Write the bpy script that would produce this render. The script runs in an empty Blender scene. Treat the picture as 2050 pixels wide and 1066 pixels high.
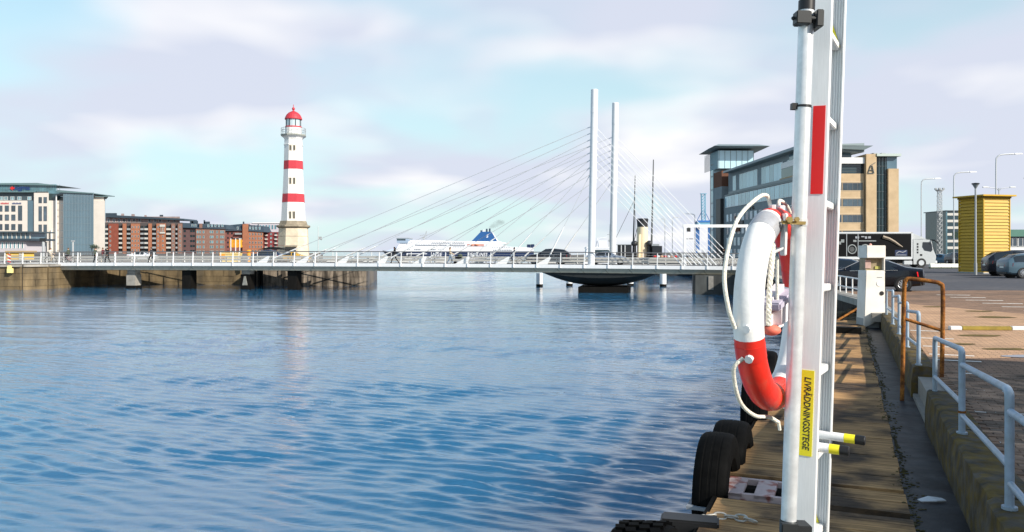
import bpy, bmesh, math, random
import numpy as np
from mathutils import Vector, Matrix
R = math.radians
random.seed(7)
SC = bpy.context.scene
COL = SC.collection

# ------------------------------------------------------------------ camera, sky, sun, exposure
H, F, CX, HY = 4.5, 1600.0, 1025.0, 503.0
cam = bpy.data.objects.new('camera', bpy.data.cameras.new('camera'))
COL.objects.link(cam)
cam.location = (0, 0, H); cam.rotation_euler = (R(90), 0, 0)
cam.data.sensor_width = 36; cam.data.lens = 36 * F / 2050
cam.data.shift_y = -30 / 2050
cam.data.clip_start = .05; cam.data.clip_end = 30000
SC.camera = cam

SUN_EL = R(30)
SUN_V = Vector((.76, -.65, 0)).normalized() * math.cos(SUN_EL) + Vector((0, 0, math.sin(SUN_EL)))
sun = bpy.data.objects.new('sun', bpy.data.lights.new('sun', 'SUN'))
COL.objects.link(sun)
sun.data.energy = 4.9; sun.data.angle = R(.5); sun.data.color = (1, .93, .82)
sun.rotation_euler = SUN_V.to_track_quat('Z', 'Y').to_euler()

W = bpy.data.worlds.new('World'); SC.world = W; W.use_nodes = True
def build_world():
    nt = W.node_tree; nt.nodes.clear(); N = nt.nodes.new; L = nt.links.new
    out = N('ShaderNodeOutputWorld'); bg = N('ShaderNodeBackground'); L(bg.outputs[0], out.inputs[0])
    sky = N('ShaderNodeTexSky'); sky.sky_type = 'NISHITA'; sky.sun_disc = False
    sky.sun_elevation = SUN_EL
    sky.sun_rotation = math.atan2(SUN_V.x, SUN_V.y)
    sky.air_density = 1.0; sky.dust_density = .6; sky.ozone_density = 1.2
    bg.inputs[1].default_value = .125
    tc = N('ShaderNodeTexCoord')
    sep = N('ShaderNodeSeparateXYZ'); L(tc.outputs['Generated'], sep.inputs[0])
    def math_(op, a, b=None, c=False):
        m = N('ShaderNodeMath'); m.operation = op; m.use_clamp = c
        for i, v in enumerate((a, b)):
            if v is None: continue
            if isinstance(v, (int, float)): m.inputs[i].default_value = v
            else: L(v, m.inputs[i])
        return m.outputs[0]
    z = math_('MAXIMUM', sep.outputs[2], 0.0)
    zz = math_('ADD', z, .24)
    comb = N('ShaderNodeCombineXYZ')
    L(math_('DIVIDE', sep.outputs[0], zz), comb.inputs[0]); L(math_('DIVIDE', sep.outputs[1], zz), comb.inputs[1])
    def noise(scale, detail, rough, off, dist=0.0):
        mp = N('ShaderNodeMapping'); mp.inputs['Location'].default_value = off; L(comb.outputs[0], mp.inputs[0])
        n = N('ShaderNodeTexNoise'); n.inputs['Scale'].default_value = scale; n.inputs['Detail'].default_value = detail
        n.inputs['Roughness'].default_value = rough; n.inputs['Distortion'].default_value = dist
        L(mp.outputs[0], n.inputs['Vector']); return n.outputs[0]
    n1 = math_('ADD', noise(1.35, 3, .42, (3.3, 1.2, 0), .25), math_('MULTIPLY', sep.outputs[0], .16)); n2 = math_('SUBTRACT', noise(1.9, 3, .42, (7.1, 4.4, 0), .2), math_('MULTIPLY', math_('MAXIMUM', sep.outputs[0], 0.0), .20))
    mr = N('ShaderNodeMapRange'); mr.interpolation_type = 'SMOOTHSTEP'
    L(n1, mr.inputs[0]); mr.inputs[1].default_value = .34; mr.inputs[2].default_value = .58
    cr = N('ShaderNodeValToRGB')                       # sunlit tops to lilac undersides
    cr.color_ramp.elements[0].position = .43; cr.color_ramp.elements[0].color = (4.5, 4.7, 5.55, 1)
    cr.color_ramp.elements[1].position = .64; cr.color_ramp.elements[1].color = (6.6, 6.45, 6.55, 1)
    L(n2, cr.inputs[0])
    hz = N('ShaderNodeMapRange'); L(z, hz.inputs[0]); hz.inputs[1].default_value = 0; hz.inputs[2].default_value = .62
    hz.inputs[3].default_value = 1; hz.inputs[4].default_value = 0; hz.interpolation_type = 'SMOOTHSTEP'
    tint = N('ShaderNodeMix'); tint.data_type = 'RGBA'; tint.blend_type = 'MULTIPLY'; tint.inputs[0].default_value = 1
    L(sky.outputs[0], tint.inputs[6]); tint.inputs[7].default_value = (.92, 1.16, 1.12, 1)
    pale = N('ShaderNodeMix'); pale.data_type = 'RGBA'            # pale air towards the horizon
    L(math_('MULTIPLY', hz.outputs[0], .88), pale.inputs[0]); L(tint.outputs[2], pale.inputs[6]); pale.inputs[7].default_value = (4.3, 5.5, 5.7, 1)
    mx = N('ShaderNodeMix'); mx.data_type = 'RGBA'
    thin = N('ShaderNodeMapRange'); thin.interpolation_type = 'SMOOTHSTEP'; L(z, thin.inputs[0]); thin.inputs[1].default_value = .28; thin.inputs[2].default_value = .62; thin.inputs[3].default_value = .92; thin.inputs[4].default_value = .25   # broken cloud low down, mostly clear overhead
    L(math_('MULTIPLY', mr.outputs[0], thin.outputs[0]), mx.inputs[0]); L(pale.outputs[2], mx.inputs[6]); L(cr.outputs[0], mx.inputs[7])
    L(mx.outputs[2], bg.inputs[0])
build_world()
SC.view_settings.view_transform = 'Standard'; SC.view_settings.look = 'None'
SC.view_settings.exposure = 0.36; SC.view_settings.gamma = 1; SC.view_settings.use_curve_mapping = False
SC.render.engine = 'CYCLES'
SC.cycles.max_bounces = 6; SC.cycles.diffuse_bounces = 2; SC.cycles.glossy_bounces = 3
SC.cycles.transmission_bounces = 4; SC.cycles.transparent_max_bounces = 8; SC.cycles.volume_bounces = 0
SC.cycles.use_denoising = True; SC.cycles.sample_clamp_indirect = 4

# ------------------------------------------------------------------ helpers
def P(x, y, Y):                      # a pixel of the photograph at depth Y metres
    return Vector(((x - CX) / F * Y, Y, H + (HY - y) / F * Y))
def ZY(y, Y): return H + (HY - y) / F * Y
def XY(x, Y): return (x - CX) / F * Y
def YG(y, z): return (H - z) * F / (y - HY)
QD = Vector((.386, .9225, 0)).normalized(); QN = Vector((QD.y, -QD.x, 0))
def UT(u, t, z=0): return QD * t + QN * u + Vector((0, 0, z))
QROT = math.atan2(QN.y, QN.x)        # local x = across the quay, local y = along it

MATS = {}
def M(name, color, rough=.6, metal=0.0, var=.12, scale=6.0, bump=0.0, bscale=40.0, rand=0.0, spec=.5, col2=None, thr=(.45, .62), c2scale=None, stretch=None, detail=6, world=False, c2world=False):
    if name in MATS: return MATS[name]
    m = bpy.data.materials.new(name); m.use_nodes = True; MATS[name] = m
    nt = m.node_tree; N = nt.nodes.new; L = nt.links.new
    b = nt.nodes['Principled BSDF']
    b.inputs['Roughness'].default_value = rough; b.inputs['Metallic'].default_value = metal
    b.inputs['Specular IOR Level'].default_value = spec if (rough < .75 or spec != .5) else .18
    if var == 0 and not rand and not bump and col2 is None:
        b.inputs['Base Color'].default_value = (*color, 1); return m
    tc = N('ShaderNodeTexCoord'); vec = N('ShaderNodeNewGeometry').outputs['Position'] if world else tc.outputs['Object']
    if stretch:
        mp = N('ShaderNodeMapping'); mp.inputs['Scale'].default_value = stretch; L(vec, mp.inputs[0]); vec = mp.outputs[0]
    if rand: oi = N('ShaderNodeObjectInfo')
    if rand and not world:
        ad = N('ShaderNodeVectorMath'); ad.operation = 'ADD'
        cb = N('ShaderNodeVectorMath'); cb.operation = 'SCALE'; cb.inputs[0].default_value = (37, 19, 53)
        L(oi.outputs['Random'], cb.inputs['Scale']); L(vec, ad.inputs[0]); L(cb.outputs[0], ad.inputs[1]); vec = ad.outputs[0]
    n = N('ShaderNodeTexNoise'); n.inputs['Scale'].default_value = scale; n.inputs['Detail'].default_value = detail
    n.inputs['Roughness'].default_value = .6; L(vec, n.inputs['Vector'])
    mr = N('ShaderNodeMapRange'); L(n.outputs[0], mr.inputs[0]); mr.inputs[1].default_value = .3; mr.inputs[2].default_value = .7
    mr.inputs[3].default_value = 1 - var; mr.inputs[4].default_value = 1 + var
    base = None
    if col2 is not None:
        n2 = N('ShaderNodeTexNoise'); n2.inputs['Scale'].default_value = c2scale or scale * .6; n2.inputs['Detail'].default_value = 5
        L(N('ShaderNodeNewGeometry').outputs['Position'] if c2world else vec, n2.inputs['Vector'])
        r2 = N('ShaderNodeMapRange'); r2.interpolation_type = 'SMOOTHSTEP'; L(n2.outputs[0], r2.inputs[0]); r2.inputs[1].default_value = thr[0]; r2.inputs[2].default_value = thr[1]
        mx = N('ShaderNodeMix'); mx.data_type = 'RGBA'; L(r2.outputs[0], mx.inputs[0])
        mx.inputs[6].default_value = (*color, 1); mx.inputs[7].default_value = (*col2, 1); base = mx.outputs[2]
    mul = N('ShaderNodeVectorMath'); mul.operation = 'SCALE'
    if base is None: mul.inputs[0].default_value = color
    else: L(base, mul.inputs[0])
    fac = mr.outputs[0]
    if rand:
        rr = N('ShaderNodeMapRange'); L(oi.outputs['Random'], rr.inputs[0]); rr.inputs[3].default_value = 1 - rand; rr.inputs[4].default_value = 1 + rand
        mm = N('ShaderNodeMath'); mm.operation = 'MULTIPLY'; L(fac, mm.inputs[0]); L(rr.outputs[0], mm.inputs[1]); fac = mm.outputs[0]
    L(fac, mul.inputs['Scale']); L(mul.outputs[0], b.inputs['Base Color'])
    if bump:
        nb = N('ShaderNodeTexNoise'); nb.inputs['Scale'].default_value = bscale; nb.inputs['Detail'].default_value = 6; L(vec, nb.inputs['Vector'])
        bp = N('ShaderNodeBump'); bp.inputs['Strength'].default_value = bump; bp.inputs['Distance'].default_value = .02
        L(nb.outputs[0], bp.inputs['Height']); L(bp.outputs[0], b.inputs['Normal'])
    return m

class MB:
    def __init__(s): s.v = []; s.f = []; s.mi = []; s.cur = 0
    def mat(s, i): s.cur = i; return s
    def add(s, vs, fs):
        o = len(s.v); s.v += [tuple(p) for p in vs]
        for f in fs: s.f.append(tuple(o + i for i in f)); s.mi.append(s.cur)
        return s
    def hexa(s, p):
        return s.add(p, [(0, 3, 2, 1), (4, 5, 6, 7), (0, 1, 5, 4), (1, 2, 6, 5), (2, 3, 7, 6), (3, 0, 4, 7)])
    def box(s, x0, x1, y0, y1, z0, z1):
        return s.hexa([(x0, y0, z0), (x1, y0, z0), (x1, y1, z0), (x0, y1, z0), (x0, y0, z1), (x1, y0, z1), (x1, y1, z1), (x0, y1, z1)])
    def obox(s, c, ax, ay, az):          # centre and three half-axis vectors
        c, ax, ay, az = map(Vector, (c, ax, ay, az))
        return s.hexa([c - ax - ay - az, c + ax - ay - az, c + ax + ay - az, c - ax + ay - az, c - ax - ay + az, c + ax - ay + az, c + ax + ay + az, c - ax + ay + az])
    def beam(s, p0, p1, w, h, up=(0, 0, 1)):
        p0, p1 = Vector(p0), Vector(p1); d = p1 - p0; u = Vector(up)
        sd = d.cross(u)
        if sd.length < 1e-6: sd = d.cross(Vector((1, 0, 0)))
        sd.normalize(); n = sd.cross(d).normalized()
        return s.obox((p0 + p1) / 2, d / 2, sd * w / 2, n * h / 2)
    def tube(s, pts, r, n=8, closed=False):
        pts = [Vector(p) for p in pts]; k = len(pts)
        rs = r if isinstance(r, (list, tuple)) else [r] * k
        prev = None; rings = []
        for i in range(k):
            a = pts[(i - 1) % k] if (closed or i > 0) else pts[i]
            b = pts[(i + 1) % k] if (closed or i < k - 1) else pts[i]
            t = (b - a).normalized()
            if prev is None:
                u = t.cross(Vector((0, 0, 1)))
                if u.length < 1e-4: u = t.cross(Vector((1, 0, 0)))
            else: u = prev - t * prev.dot(t)
            u.normalize(); prev = u; w = t.cross(u)
            rings.append([pts[i] + (u * math.cos(2 * math.pi * j / n) + w * math.sin(2 * math.pi * j / n)) * rs[i] for j in range(n)])
        vs = [p for q in rings for p in q]; fs = []
        for i in range(k if closed else k - 1):
            i2 = (i + 1) % k
            for j in range(n): fs.append((i * n + j, i * n + (j + 1) % n, i2 * n + (j + 1) % n, i2 * n + j))
        if not closed: fs += [tuple(range(n))[::-1], tuple((k - 1) * n + j for j in range(n))]
        return s.add(vs, fs)
    def lathe(s, prof, n=16, c=(0, 0, 0), ph=0.0, axis='z', cap=True):
        vs = []; fs = []; k = len(prof)
        for r, z in prof:
            for j in range(n):
                a = ph + 2 * math.pi * j / n; p = (r * math.cos(a), r * math.sin(a), z)
                if axis == 'y': p = (p[0], p[2], -p[1])
                if axis == 'x': p = (p[2], p[0], p[1])
                vs.append((c[0] + p[0], c[1] + p[1], c[2] + p[2]))
        for i in range(k - 1):
            for j in range(n): fs.append((i * n + j, i * n + (j + 1) % n, (i + 1) * n + (j + 1) % n, (i + 1) * n + j))
        if cap: fs += [tuple(range(n))[::-1], tuple((k - 1) * n + j for j in range(n))]
        return s.add(vs, fs)
    def prism(s, poly, z0, z1):
        n = len(poly)
        vs = [(p[0], p[1], z0) for p in poly] + [(p[0], p[1], z1) for p in poly]
        return s.add(vs, [tuple(range(n))[::-1], tuple(range(n, 2 * n))] + [(i, (i + 1) % n, n + (i + 1) % n, n + i) for i in range(n)])
    def sprism(s, poly, y0, y1):        # outline in x,z extruded along y
        n = len(poly)
        vs = [(p[0], y0, p[1]) for p in poly] + [(p[0], y1, p[1]) for p in poly]
        return s.add(vs, [tuple(range(n)), tuple(range(n, 2 * n))[::-1]] + [(i, n + i, n + (i + 1) % n, (i + 1) % n) for i in range(n)])
    def ball(s, c, r, n=10, m=6):
        r = (r, r, r) if isinstance(r, (int, float)) else r
        vs = [(c[0], c[1], c[2] - r[2])]; fs = []
        for i in range(1, m):
            a = -math.pi / 2 + math.pi * i / m
            for j in range(n):
                b = 2 * math.pi * j / n
                vs.append((c[0] + r[0] * math.cos(a) * math.cos(b), c[1] + r[1] * math.cos(a) * math.sin(b), c[2] + r[2] * math.sin(a)))
        vs.append((c[0], c[1], c[2] + r[2])); T = len(vs) - 1
        for j in range(n): fs.append((0, 1 + (j + 1) % n, 1 + j))
        for i in range(m - 2):
            for j in range(n): fs.append((1 + i * n + j, 1 + i * n + (j + 1) % n, 1 + (i + 1) * n + (j + 1) % n, 1 + (i + 1) * n + j))
        for j in range(n): fs.append((1 + (m - 2) * n + j, 1 + (m - 2) * n + (j + 1) % n, T))
        return s.add(vs, fs)
    def mesh(s, name, mats, smooth=None, bevel=0.0, seg=2):
        me = bpy.data.meshes.new(name); me.from_pydata(s.v, [], s.f)
        mats = mats if isinstance(mats, (list, tuple)) else [mats]
        for m in mats: me.materials.append(m)
        me.polygons.foreach_set('material_index', s.mi)
        bm = bmesh.new(); bm.from_mesh(me)
        bmesh.ops.recalc_face_normals(bm, faces=bm.faces)
        if bevel: bmesh.ops.bevel(bm, geom=list(bm.edges), offset=bevel, segments=seg, affect='EDGES', clamp_overlap=True)
        bm.to_mesh(me); bm.free()
        if smooth is not None:
            me.polygons.foreach_set('use_smooth', [True] * len(me.polygons))
            me.set_sharp_from_angle(angle=R(smooth))
        me.update(); return me
    def build(s, name, mats, parent=None, loc=(0, 0, 0), rot=(0, 0, 0), **k):
        return obj(name, s.mesh(name, mats, **k), parent, loc, rot)
def obj(name, me, parent=None, loc=(0, 0, 0), rot=(0, 0, 0)):
    o = bpy.data.objects.new(name, me); COL.objects.link(o)
    o.location = loc; o.rotation_euler = rot
    if parent is not None: o.parent = parent
    return o
def tag(o, label=None, cat=None, group=None, kind=None):
    if label: o['label'] = label
    if cat: o['category'] = cat
    if group: o['group'] = group
    if kind: o['kind'] = kind
    return o
def thing(name, label, cat, loc=(0, 0, 0), rz=0.0, group=None, rot=None):
    o = bpy.data.objects.new(name, None); COL.objects.link(o); o.empty_display_size = .2
    o.location = loc; o.rotation_euler = rot if rot else (0, 0, rz)
    return tag(o, label, cat, group)
KIDS = {}
def dup(o, parent=None):
    kids = [c for c in bpy.data.objects if c.parent == o]
    c = o.copy(); COL.objects.link(c); c.parent = parent
    for k in kids: dup(k, c)
    return c
def dup_thing(o, loc, rz=None, label=None):
    c = dup(o); c.location = loc
    if rz is not None: c.rotation_euler = (0, 0, rz)
    if label: c['label'] = label
    return c
def stuff(o): o['kind'] = 'stuff'; return o
def struct(o): o['kind'] = 'structure'; return o
def text(body, size, mat, parent, mtx, name='lettering', ext=.002, shear=0.0, bold=0.0, align='CENTER', sx=1.0, space=1.0):
    c = bpy.data.curves.new(name, 'FONT'); c.body = body; c.size = size; c.extrude = ext; c.shear = shear; c.offset = bold
    c.align_x = align; c.align_y = 'CENTER'; c.space_character = space; c.resolution_u = 3
    t = bpy.data.objects.new(name, c); COL.objects.link(t)
    dg = bpy.context.evaluated_depsgraph_get()
    me = bpy.data.meshes.new_from_object(t.evaluated_get(dg)); me.name = name
    bpy.data.objects.remove(t); bpy.data.curves.remove(c)
    me.materials.clear(); me.materials.append(mat)
    if sx != 1.0: me.transform(Matrix.Scale(sx, 4, (1, 0, 0)))
    o = obj(name, me, parent); o.matrix_local = mtx; return o
def frame(o, x, y, z):               # matrix with given origin and axes
    m = Matrix((Vector(x).to_4d(), Vector(y).to_4d(), Vector(z).to_4d(), (0, 0, 0, 1))).transposed()
    for i in range(3): m[3][i] = 0
    m.translation = Vector(o); m[3][3] = 1; return m
def curve_pts(ctrl, n=6):            # Catmull-Rom through control points
    c = [Vector(p) for p in ctrl]; c = [c[0] * 2 - c[1]] + c + [c[-1] * 2 - c[-2]]; out = []
    for i in range(1, len(c) - 2):
        for j in range(n):
            t = j / n; a, b, d, e = c[i - 1], c[i], c[i + 1], c[i + 2]
            out.append(.5 * ((2 * b) + (d - a) * t + (2 * a - 5 * b + 4 * d - e) * t * t + (3 * b - a - 3 * d + e) * t ** 3))
    return out + [c[-2]]

# ------------------------------------------------------------------ materials
WHITE = M('white_paint', (.78, .78, .77), .45, var=.05, scale=3)
STEELW = M('white_steel', (.72, .73, .74), .4, var=.05, scale=2)
ALU = M('brushed_aluminium', (.88, .88, .87), .38, .12, var=.05, scale=20, stretch=(12, 12, .6), col2=(.66, .65, .62), thr=(.58, .74), c2scale=2.5)
GALV = M('galvanised_steel', (.72, .74, .75), .36, .35, var=.12, scale=25)
GREYP = M('grey_paint', (.33, .35, .36), .5, var=.08)
DARKM = M('dark_metal', (.022, .024, .025), .5, var=.15)
BLACK = M('black_plastic', (.010, .010, .011), .45, var=.2, scale=30)
RUBBER = M('black_rubber', (.004, .004, .004), .7, var=.4, scale=9, bump=.12, bscale=70, spec=.05)
RED = M('red_paint', (.62, .02, .02), .4, var=.05)
REDREF = M('red_reflective_film', (.82, .012, .012), .35, var=.02)
YELLOW = M('yellow_film', (.9, .78, .02), .4, var=.02)
INK = M('black_ink', (.03, .03, .02), .5, var=0)
GLASS = M('window_glass', (.06, .085, .11), .06, var=.4, scale=.35, spec=.8, rand=.3)
GLASSB = M('pale_blue_glass', (.12, .25, .3), .07, var=.35, scale=.5, spec=.8, rand=.35)
GLASSC = M('curtain_wall_glass', (.10, .17, .22), .12, var=.3, scale=.12, spec=.7, stretch=(1, 1, .3))
GLASSD = M('dark_teal_glass', (.02, .045, .055), .08, var=.3, scale=.2, spec=.8)
CONC = M('weathered_concrete', (.30, .28, .25), .85, var=.25, scale=1.5, bump=.2, bscale=20)
STONEQ = M('stained_quay_stone', (.165, .12, .066), .85, var=.45, scale=1.1, col2=(.09, .07, .045), thr=(.44, .68), c2scale=.7, stretch=(1, 1, .3), bump=.4, bscale=6, rand=.08, world=True)
STONEP = M('streaked_pier_stone', (.27, .22, .17), .85, var=.4, scale=1.6, col2=(.06, .05, .04), thr=(.4, .62), c2scale=1.1, stretch=(1.6, 1.6, .22), bump=.4, bscale=6, rand=.08, world=True)
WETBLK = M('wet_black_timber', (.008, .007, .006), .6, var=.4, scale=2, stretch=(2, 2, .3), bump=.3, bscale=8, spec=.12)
ASPH = M('asphalt', (.085, .085, .095), .85, var=.2, scale=3, bump=.15, bscale=60, col2=(.11, .105, .11), c2scale=.12)
# ------------------------------------------------------------------ water and land
def water():
    rng = np.random.default_rng(5)
    o = np.array([-4.0, -14.0])                       # origin of the fan of vertices
    rad = [20.0]
    while rad[-1] < 330: rad.append(rad[-1] + max(.045, .0023 * (rad[-1] - 10) ** 1.15))
    while rad[-1] < 26000: rad.append(rad[-1] * 1.12)
    rad = np.array(rad)
    ang = np.concatenate([np.linspace(R(-68), R(-35), 60)[:-1], np.linspace(R(-35), R(20), 900), np.linspace(R(20), R(62), 70)[1:]])
    rr, aa = np.meshgrid(rad, ang, indexing='ij')
    x = o[0] + rr * np.sin(aa); y = o[1] + rr * np.cos(aa); z = np.zeros_like(x)
    step = np.gradient(rad)[:, None]
    # patches of livelier and calmer water
    ph = rng.uniform(0, 6.28, 12); patch = np.zeros_like(x)
    for i in range(12):
        a = rng.uniform(0, 6.28); k = 2 * np.pi / rng.uniform(8, 40)
        patch += np.sin(k * (x * np.cos(a) + 2.2 * y * np.sin(a)) + ph[i])
    patch = 1 + .16 * patch; patch = np.clip(patch, .45, 1.6)
    sets = ((28, .27, .56, .20, .058), (34, .14, .25, .45, .012), (16, .8, 2.6, .30, .012))   # ripples, wavelets on them, slow heave
    for cnt, l0, l1, sg, slope in sets:
        for i in range(cnt):
            lam = l0 * (l1 / l0) ** rng.uniform(0, 1); a = R(70) + rng.normal(0, sg); k = 2 * np.pi / lam
            fade = np.clip((lam / step - 1.8) / 1.2, 0, 1)
            wv = np.sin(k * (x * np.cos(a) + y * np.sin(a)) + rng.uniform(0, 6.28) + .5 * np.sin(.23 * x + .31 * y + i))
            z += slope * rng.uniform(.6, 1.3) / k * fade * (wv - .12 * (wv * wv - .5))
    z *= patch
    n, m = x.shape
    me = bpy.data.meshes.new('water'); V = np.stack([x, y, z], -1).reshape(-1, 3).astype(np.float32)
    idx = np.arange(n * m).reshape(n, m)
    q = np.stack([idx[:-1, :-1], idx[:-1, 1:], idx[1:, 1:], idx[1:, :-1]], -1).reshape(-1, 4)
    me.vertices.add(len(V)); me.vertices.foreach_set('co', V.ravel())
    me.loops.add(q.size); me.loops.foreach_set('vertex_index', q.ravel().astype(np.int32))
    me.polygons.add(len(q)); me.polygons.foreach_set('loop_start', np.arange(0, q.size, 4, dtype=np.int32))
    me.update(calc_edges=True); me.polygons.foreach_set('use_smooth', [True] * len(q))
    m = bpy.data.materials.new('harbour_water'); m.use_nodes = True
    nt = m.node_tree; N = nt.nodes.new; L = nt.links.new; b = nt.nodes['Principled BSDF']
    b.inputs['Base Color'].default_value = (.022, .125, .245, 1); b.inputs['Roughness'].default_value = .05
    b.inputs['IOR'].default_value = 2.15; b.subsurface_method = 'BURLEY' if hasattr(b, 'subsurface_method') else None; b.inputs['Subsurface Weight'].default_value = 1.0; b.inputs['Subsurface Radius'].default_value = (1, 1, 1); b.inputs['Subsurface Scale'].default_value = 9.0   # light scattering about in the water
    b.inputs['Specular IOR Level'].default_value = .5
    tc = N('ShaderNodeTexCoord'); mp = N('ShaderNodeMapping'); mp.inputs['Rotation'].default_value = (0, 0, R(21)); mp.inputs['Scale'].default_value = (.6, 1.9, 1); L(tc.outputs['Object'], mp.inputs[0])
    n1 = N('ShaderNodeTexNoise'); n1.inputs['Scale'].default_value = 2.1; n1.inputs['Detail'].default_value = 6; n1.inputs['Roughness'].default_value = .62; L(mp.outputs[0], n1.inputs['Vector'])
    bp = N('ShaderNodeBump'); bp.inputs['Strength'].default_value = .6; bp.inputs['Distance'].default_value = .03
    L(n1.outputs[0], bp.inputs['Height']); L(bp.outputs[0], b.inputs['Normal'])
    me.materials.append(m)
    struct(obj('water', me))
water()

Q = lambda u, t: (UT(u, t).x, UT(u, t).y)
W1, W2, W3 = Q(.93, 25.0), (12.9, 29.0), (22.4, 74.0)
LANDM = M('quay_paving_far', (.16, .14, .12), .9, var=.2, scale=.6, col2=(.12, .115, .115), c2scale=.08)
struct(MB().prism([Q(1.25, -45), Q(1.25, 25.0), (W2[0] + .4, W2[1]), (W3[0] + .4, W3[1]), (26, 86), (28, 110), (36, 158), (21, 172), (20, 190), (20, 330), (120, 900), (2600, 2600), (3000, -60), (400, -60)], -2, 2.62).build('land', LANDM))
struct(MB().prism([(-900, 92), (-57, 93.0), (-55.3, 95), (-54.5, 107.5), (-33.8, 107.5), (-33.8, 103.4), (-18.6, 103.4), (-21.6, 128), (-46, 136), (-122, 400), (-142, 600), (-2600, 2600), (-3000, 92)], -2, 2.95).build('land', LANDM))
# stone facings of the far quays (walls are things)
def wall_face(name, label, pts, z0, z1, thick, mat, course=.62, blk=2.6):
    w = thing(name, label, 'quay wall', (pts[0][0], pts[0][1], 0))
    cap = MB()
    for a, b in zip(pts[:-1], pts[1:]):
        a = Vector((*a, 0)) - w.location; b = Vector((*b, 0)) - w.location; a.z = b.z = 0
        d = (b - a); ln = d.length; d.normalize(); n = Vector((d.y, -d.x, 0))
        rows = int((z1 - z0) / course)
        hb = (z1 - z0) / rows
        for r in range(rows):
            x = -(r % 2) * blk / 2
            while x < ln:
                x0, x1 = max(x, 0), min(x + blk, ln); x += blk
                if x1 - x0 < .15: continue
                pr = thick + random.uniform(-.05, .03)
                c = a + d * (x0 + x1) / 2 + n * (pr / 2 - .02) + Vector((0, 0, z0 + (r + .5) * hb))
                MB().obox((0, 0, 0), d * ((x1 - x0) / 2 - .015), n * (pr / 2 + .02), (0, 0, hb / 2 - .015)).build('stone_block', mat, w, c)
        cap.obox((a + b) / 2 + n * .1 + Vector((0, 0, z1 + .1)), d * ln / 2, n * .35, (0, 0, .12))
    cap.build('coping', CONC, w)
    return w
wall_face('quay_wall', 'old ochre stone quay wall under the end of the bridge by the yellow box', [(-78, 93.2), (-57, 93.0), (-55.3, 95), (-54.5, 107.5)], -.4, 2.68, .25, STONEQ)
wall_face('quay_wall', 'golden brown stained quay wall seen behind the bridge piers', [(-54.3, 107.5), (-33.8, 107.5)], -.4, 2.68, .25, STONEQ)
wall_face('quay_wall', 'dark streaked stone pier wall in front of the lighthouse', [(-33.5, 103.4), (-18.85, 103.4), (-20.9, 118)], -.4, 2.68, .25, STONEP)
MB().box(-.12, .12, -.3, 0, -.6, 2.2).box(.25, .4, -.22, 0, -.6, 2.2).box(-.6, -.5, -.22, 0, -.6, 2.2).build('fender_pile', WETBLK, thing('mooring_piles', 'black timber fender piles against the corner of the pier wall', 'fender', (XY(520, 103), 103.1, 0)))

# asphalt and salmon paving on the car park
LOT = struct(MB().prism([Q(1.252, -40), Q(1.252, 24.8), (13.4, 29.2), (17.2, 46), (60, 46), (90, -40)], 2.60, 2.66).build('parking_lot', M('worn_block_paving', (.29, .185, .125), .85, var=.2, scale=2.2, col2=(.21, .14, .10), c2scale=.35, bump=.3, bscale=30)))
def pave_tex(m):       # block joints beyond the pavers that are built one by one
    nt = m.node_tree; N = nt.nodes.new; L = nt.links.new; b = nt.nodes['Principled BSDF']
    src = b.inputs['Base Color'].links[0].from_socket
    tc = N('ShaderNodeTexCoord'); mp = N('ShaderNodeMapping'); mp.inputs['Rotation'].default_value = (0, 0, -QROT); L(tc.outputs['Object'], mp.inputs[0])
    br = N('ShaderNodeTexBrick'); br.inputs['Scale'].default_value = 1; br.inputs['Brick Width'].default_value = .21; br.inputs['Row Height'].default_value = .105
    br.inputs['Mortar Size'].default_value = .008; br.inputs['Color1'].default_value = (.82, .82, .82, 1); br.inputs['Color2'].default_value = (1.12, 1.08, 1.04, 1); br.inputs['Mortar'].default_value = (.45, .45, .45, 1)
    L(mp.outputs[0], br.inputs['Vector'])
    mx = N('ShaderNodeMix'); mx.data_type = 'RGBA'; mx.blend_type = 'MULTIPLY'; mx.inputs[0].default_value = 1
    L(src, mx.inputs[6]); L(br.outputs[0], mx.inputs[7]); L(mx.outputs[2], b.inputs['Base Color'])
pave_tex(MATS['worn_block_paving'])
SALM = M('salmon_paving', (.54, .34, .21), .85, var=.16, scale=1.2, col2=(.42, .26, .16), c2scale=.25, bump=.2, bscale=40)
pave_tex(SALM)
def gpt(x, y, z=2.66): Y = YG(y, z); return (XY(x, Y), Y)
struct(MB().prism([(7.1, 13.6), (9.4, 13.9), (14, 13.0), (17, 16.0), (17.3, 20.2), (14.9, 23.6), (13.6, 28.6), (12.3, 25.8)], 2.655, 2.664).build('paved_bay', SALM))
struct(MB().prism([(13.6, 36), (17.1, 44), (18.5, 60), (26, 92), (80, 118), (180, 110), (120, 50), (60, 37.5), (34, 35.5), (22, 37.5)], 2.655, 2.668).build('road', ASPH))
LINEW = M('worn_white_road_paint', (.75, .73, .68), .7, var=.25, scale=12)
mk = MB()
struct(mk.box(0, .7, -.04, .04, 0, .005).build('bay_marking', LINEW, None, UT(1.36, 16, 2.663), (0, 0, QROT)))
bm_ = bpy.data.objects['bay_marking']
for t in (5.6, 7.25, 8.9, 10.5, 12.1, 13.7, 15.2, 17.3, 18.9, 20.6):
    c = bm_.copy(); COL.objects.link(c); c.location = UT(1.36, t, 2.6605 if t < 15 else 2.6655)
lm = MB().box(-.75, .0, -.05, .05, 0, .005).box(0, .5, -.11, .03, 0, .0055).mesh('bay_marking', LINEW)
for k in range(9):
    Y = 33.4 - 1.8 * k
    o = struct(obj('bay_marking', lm, None, (XY(1905, 33.4) - .42 * k + .2, Y, 2.6615 if Y < 35.4 else 2.6695), (0, 0, QROT * .55)))
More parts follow.
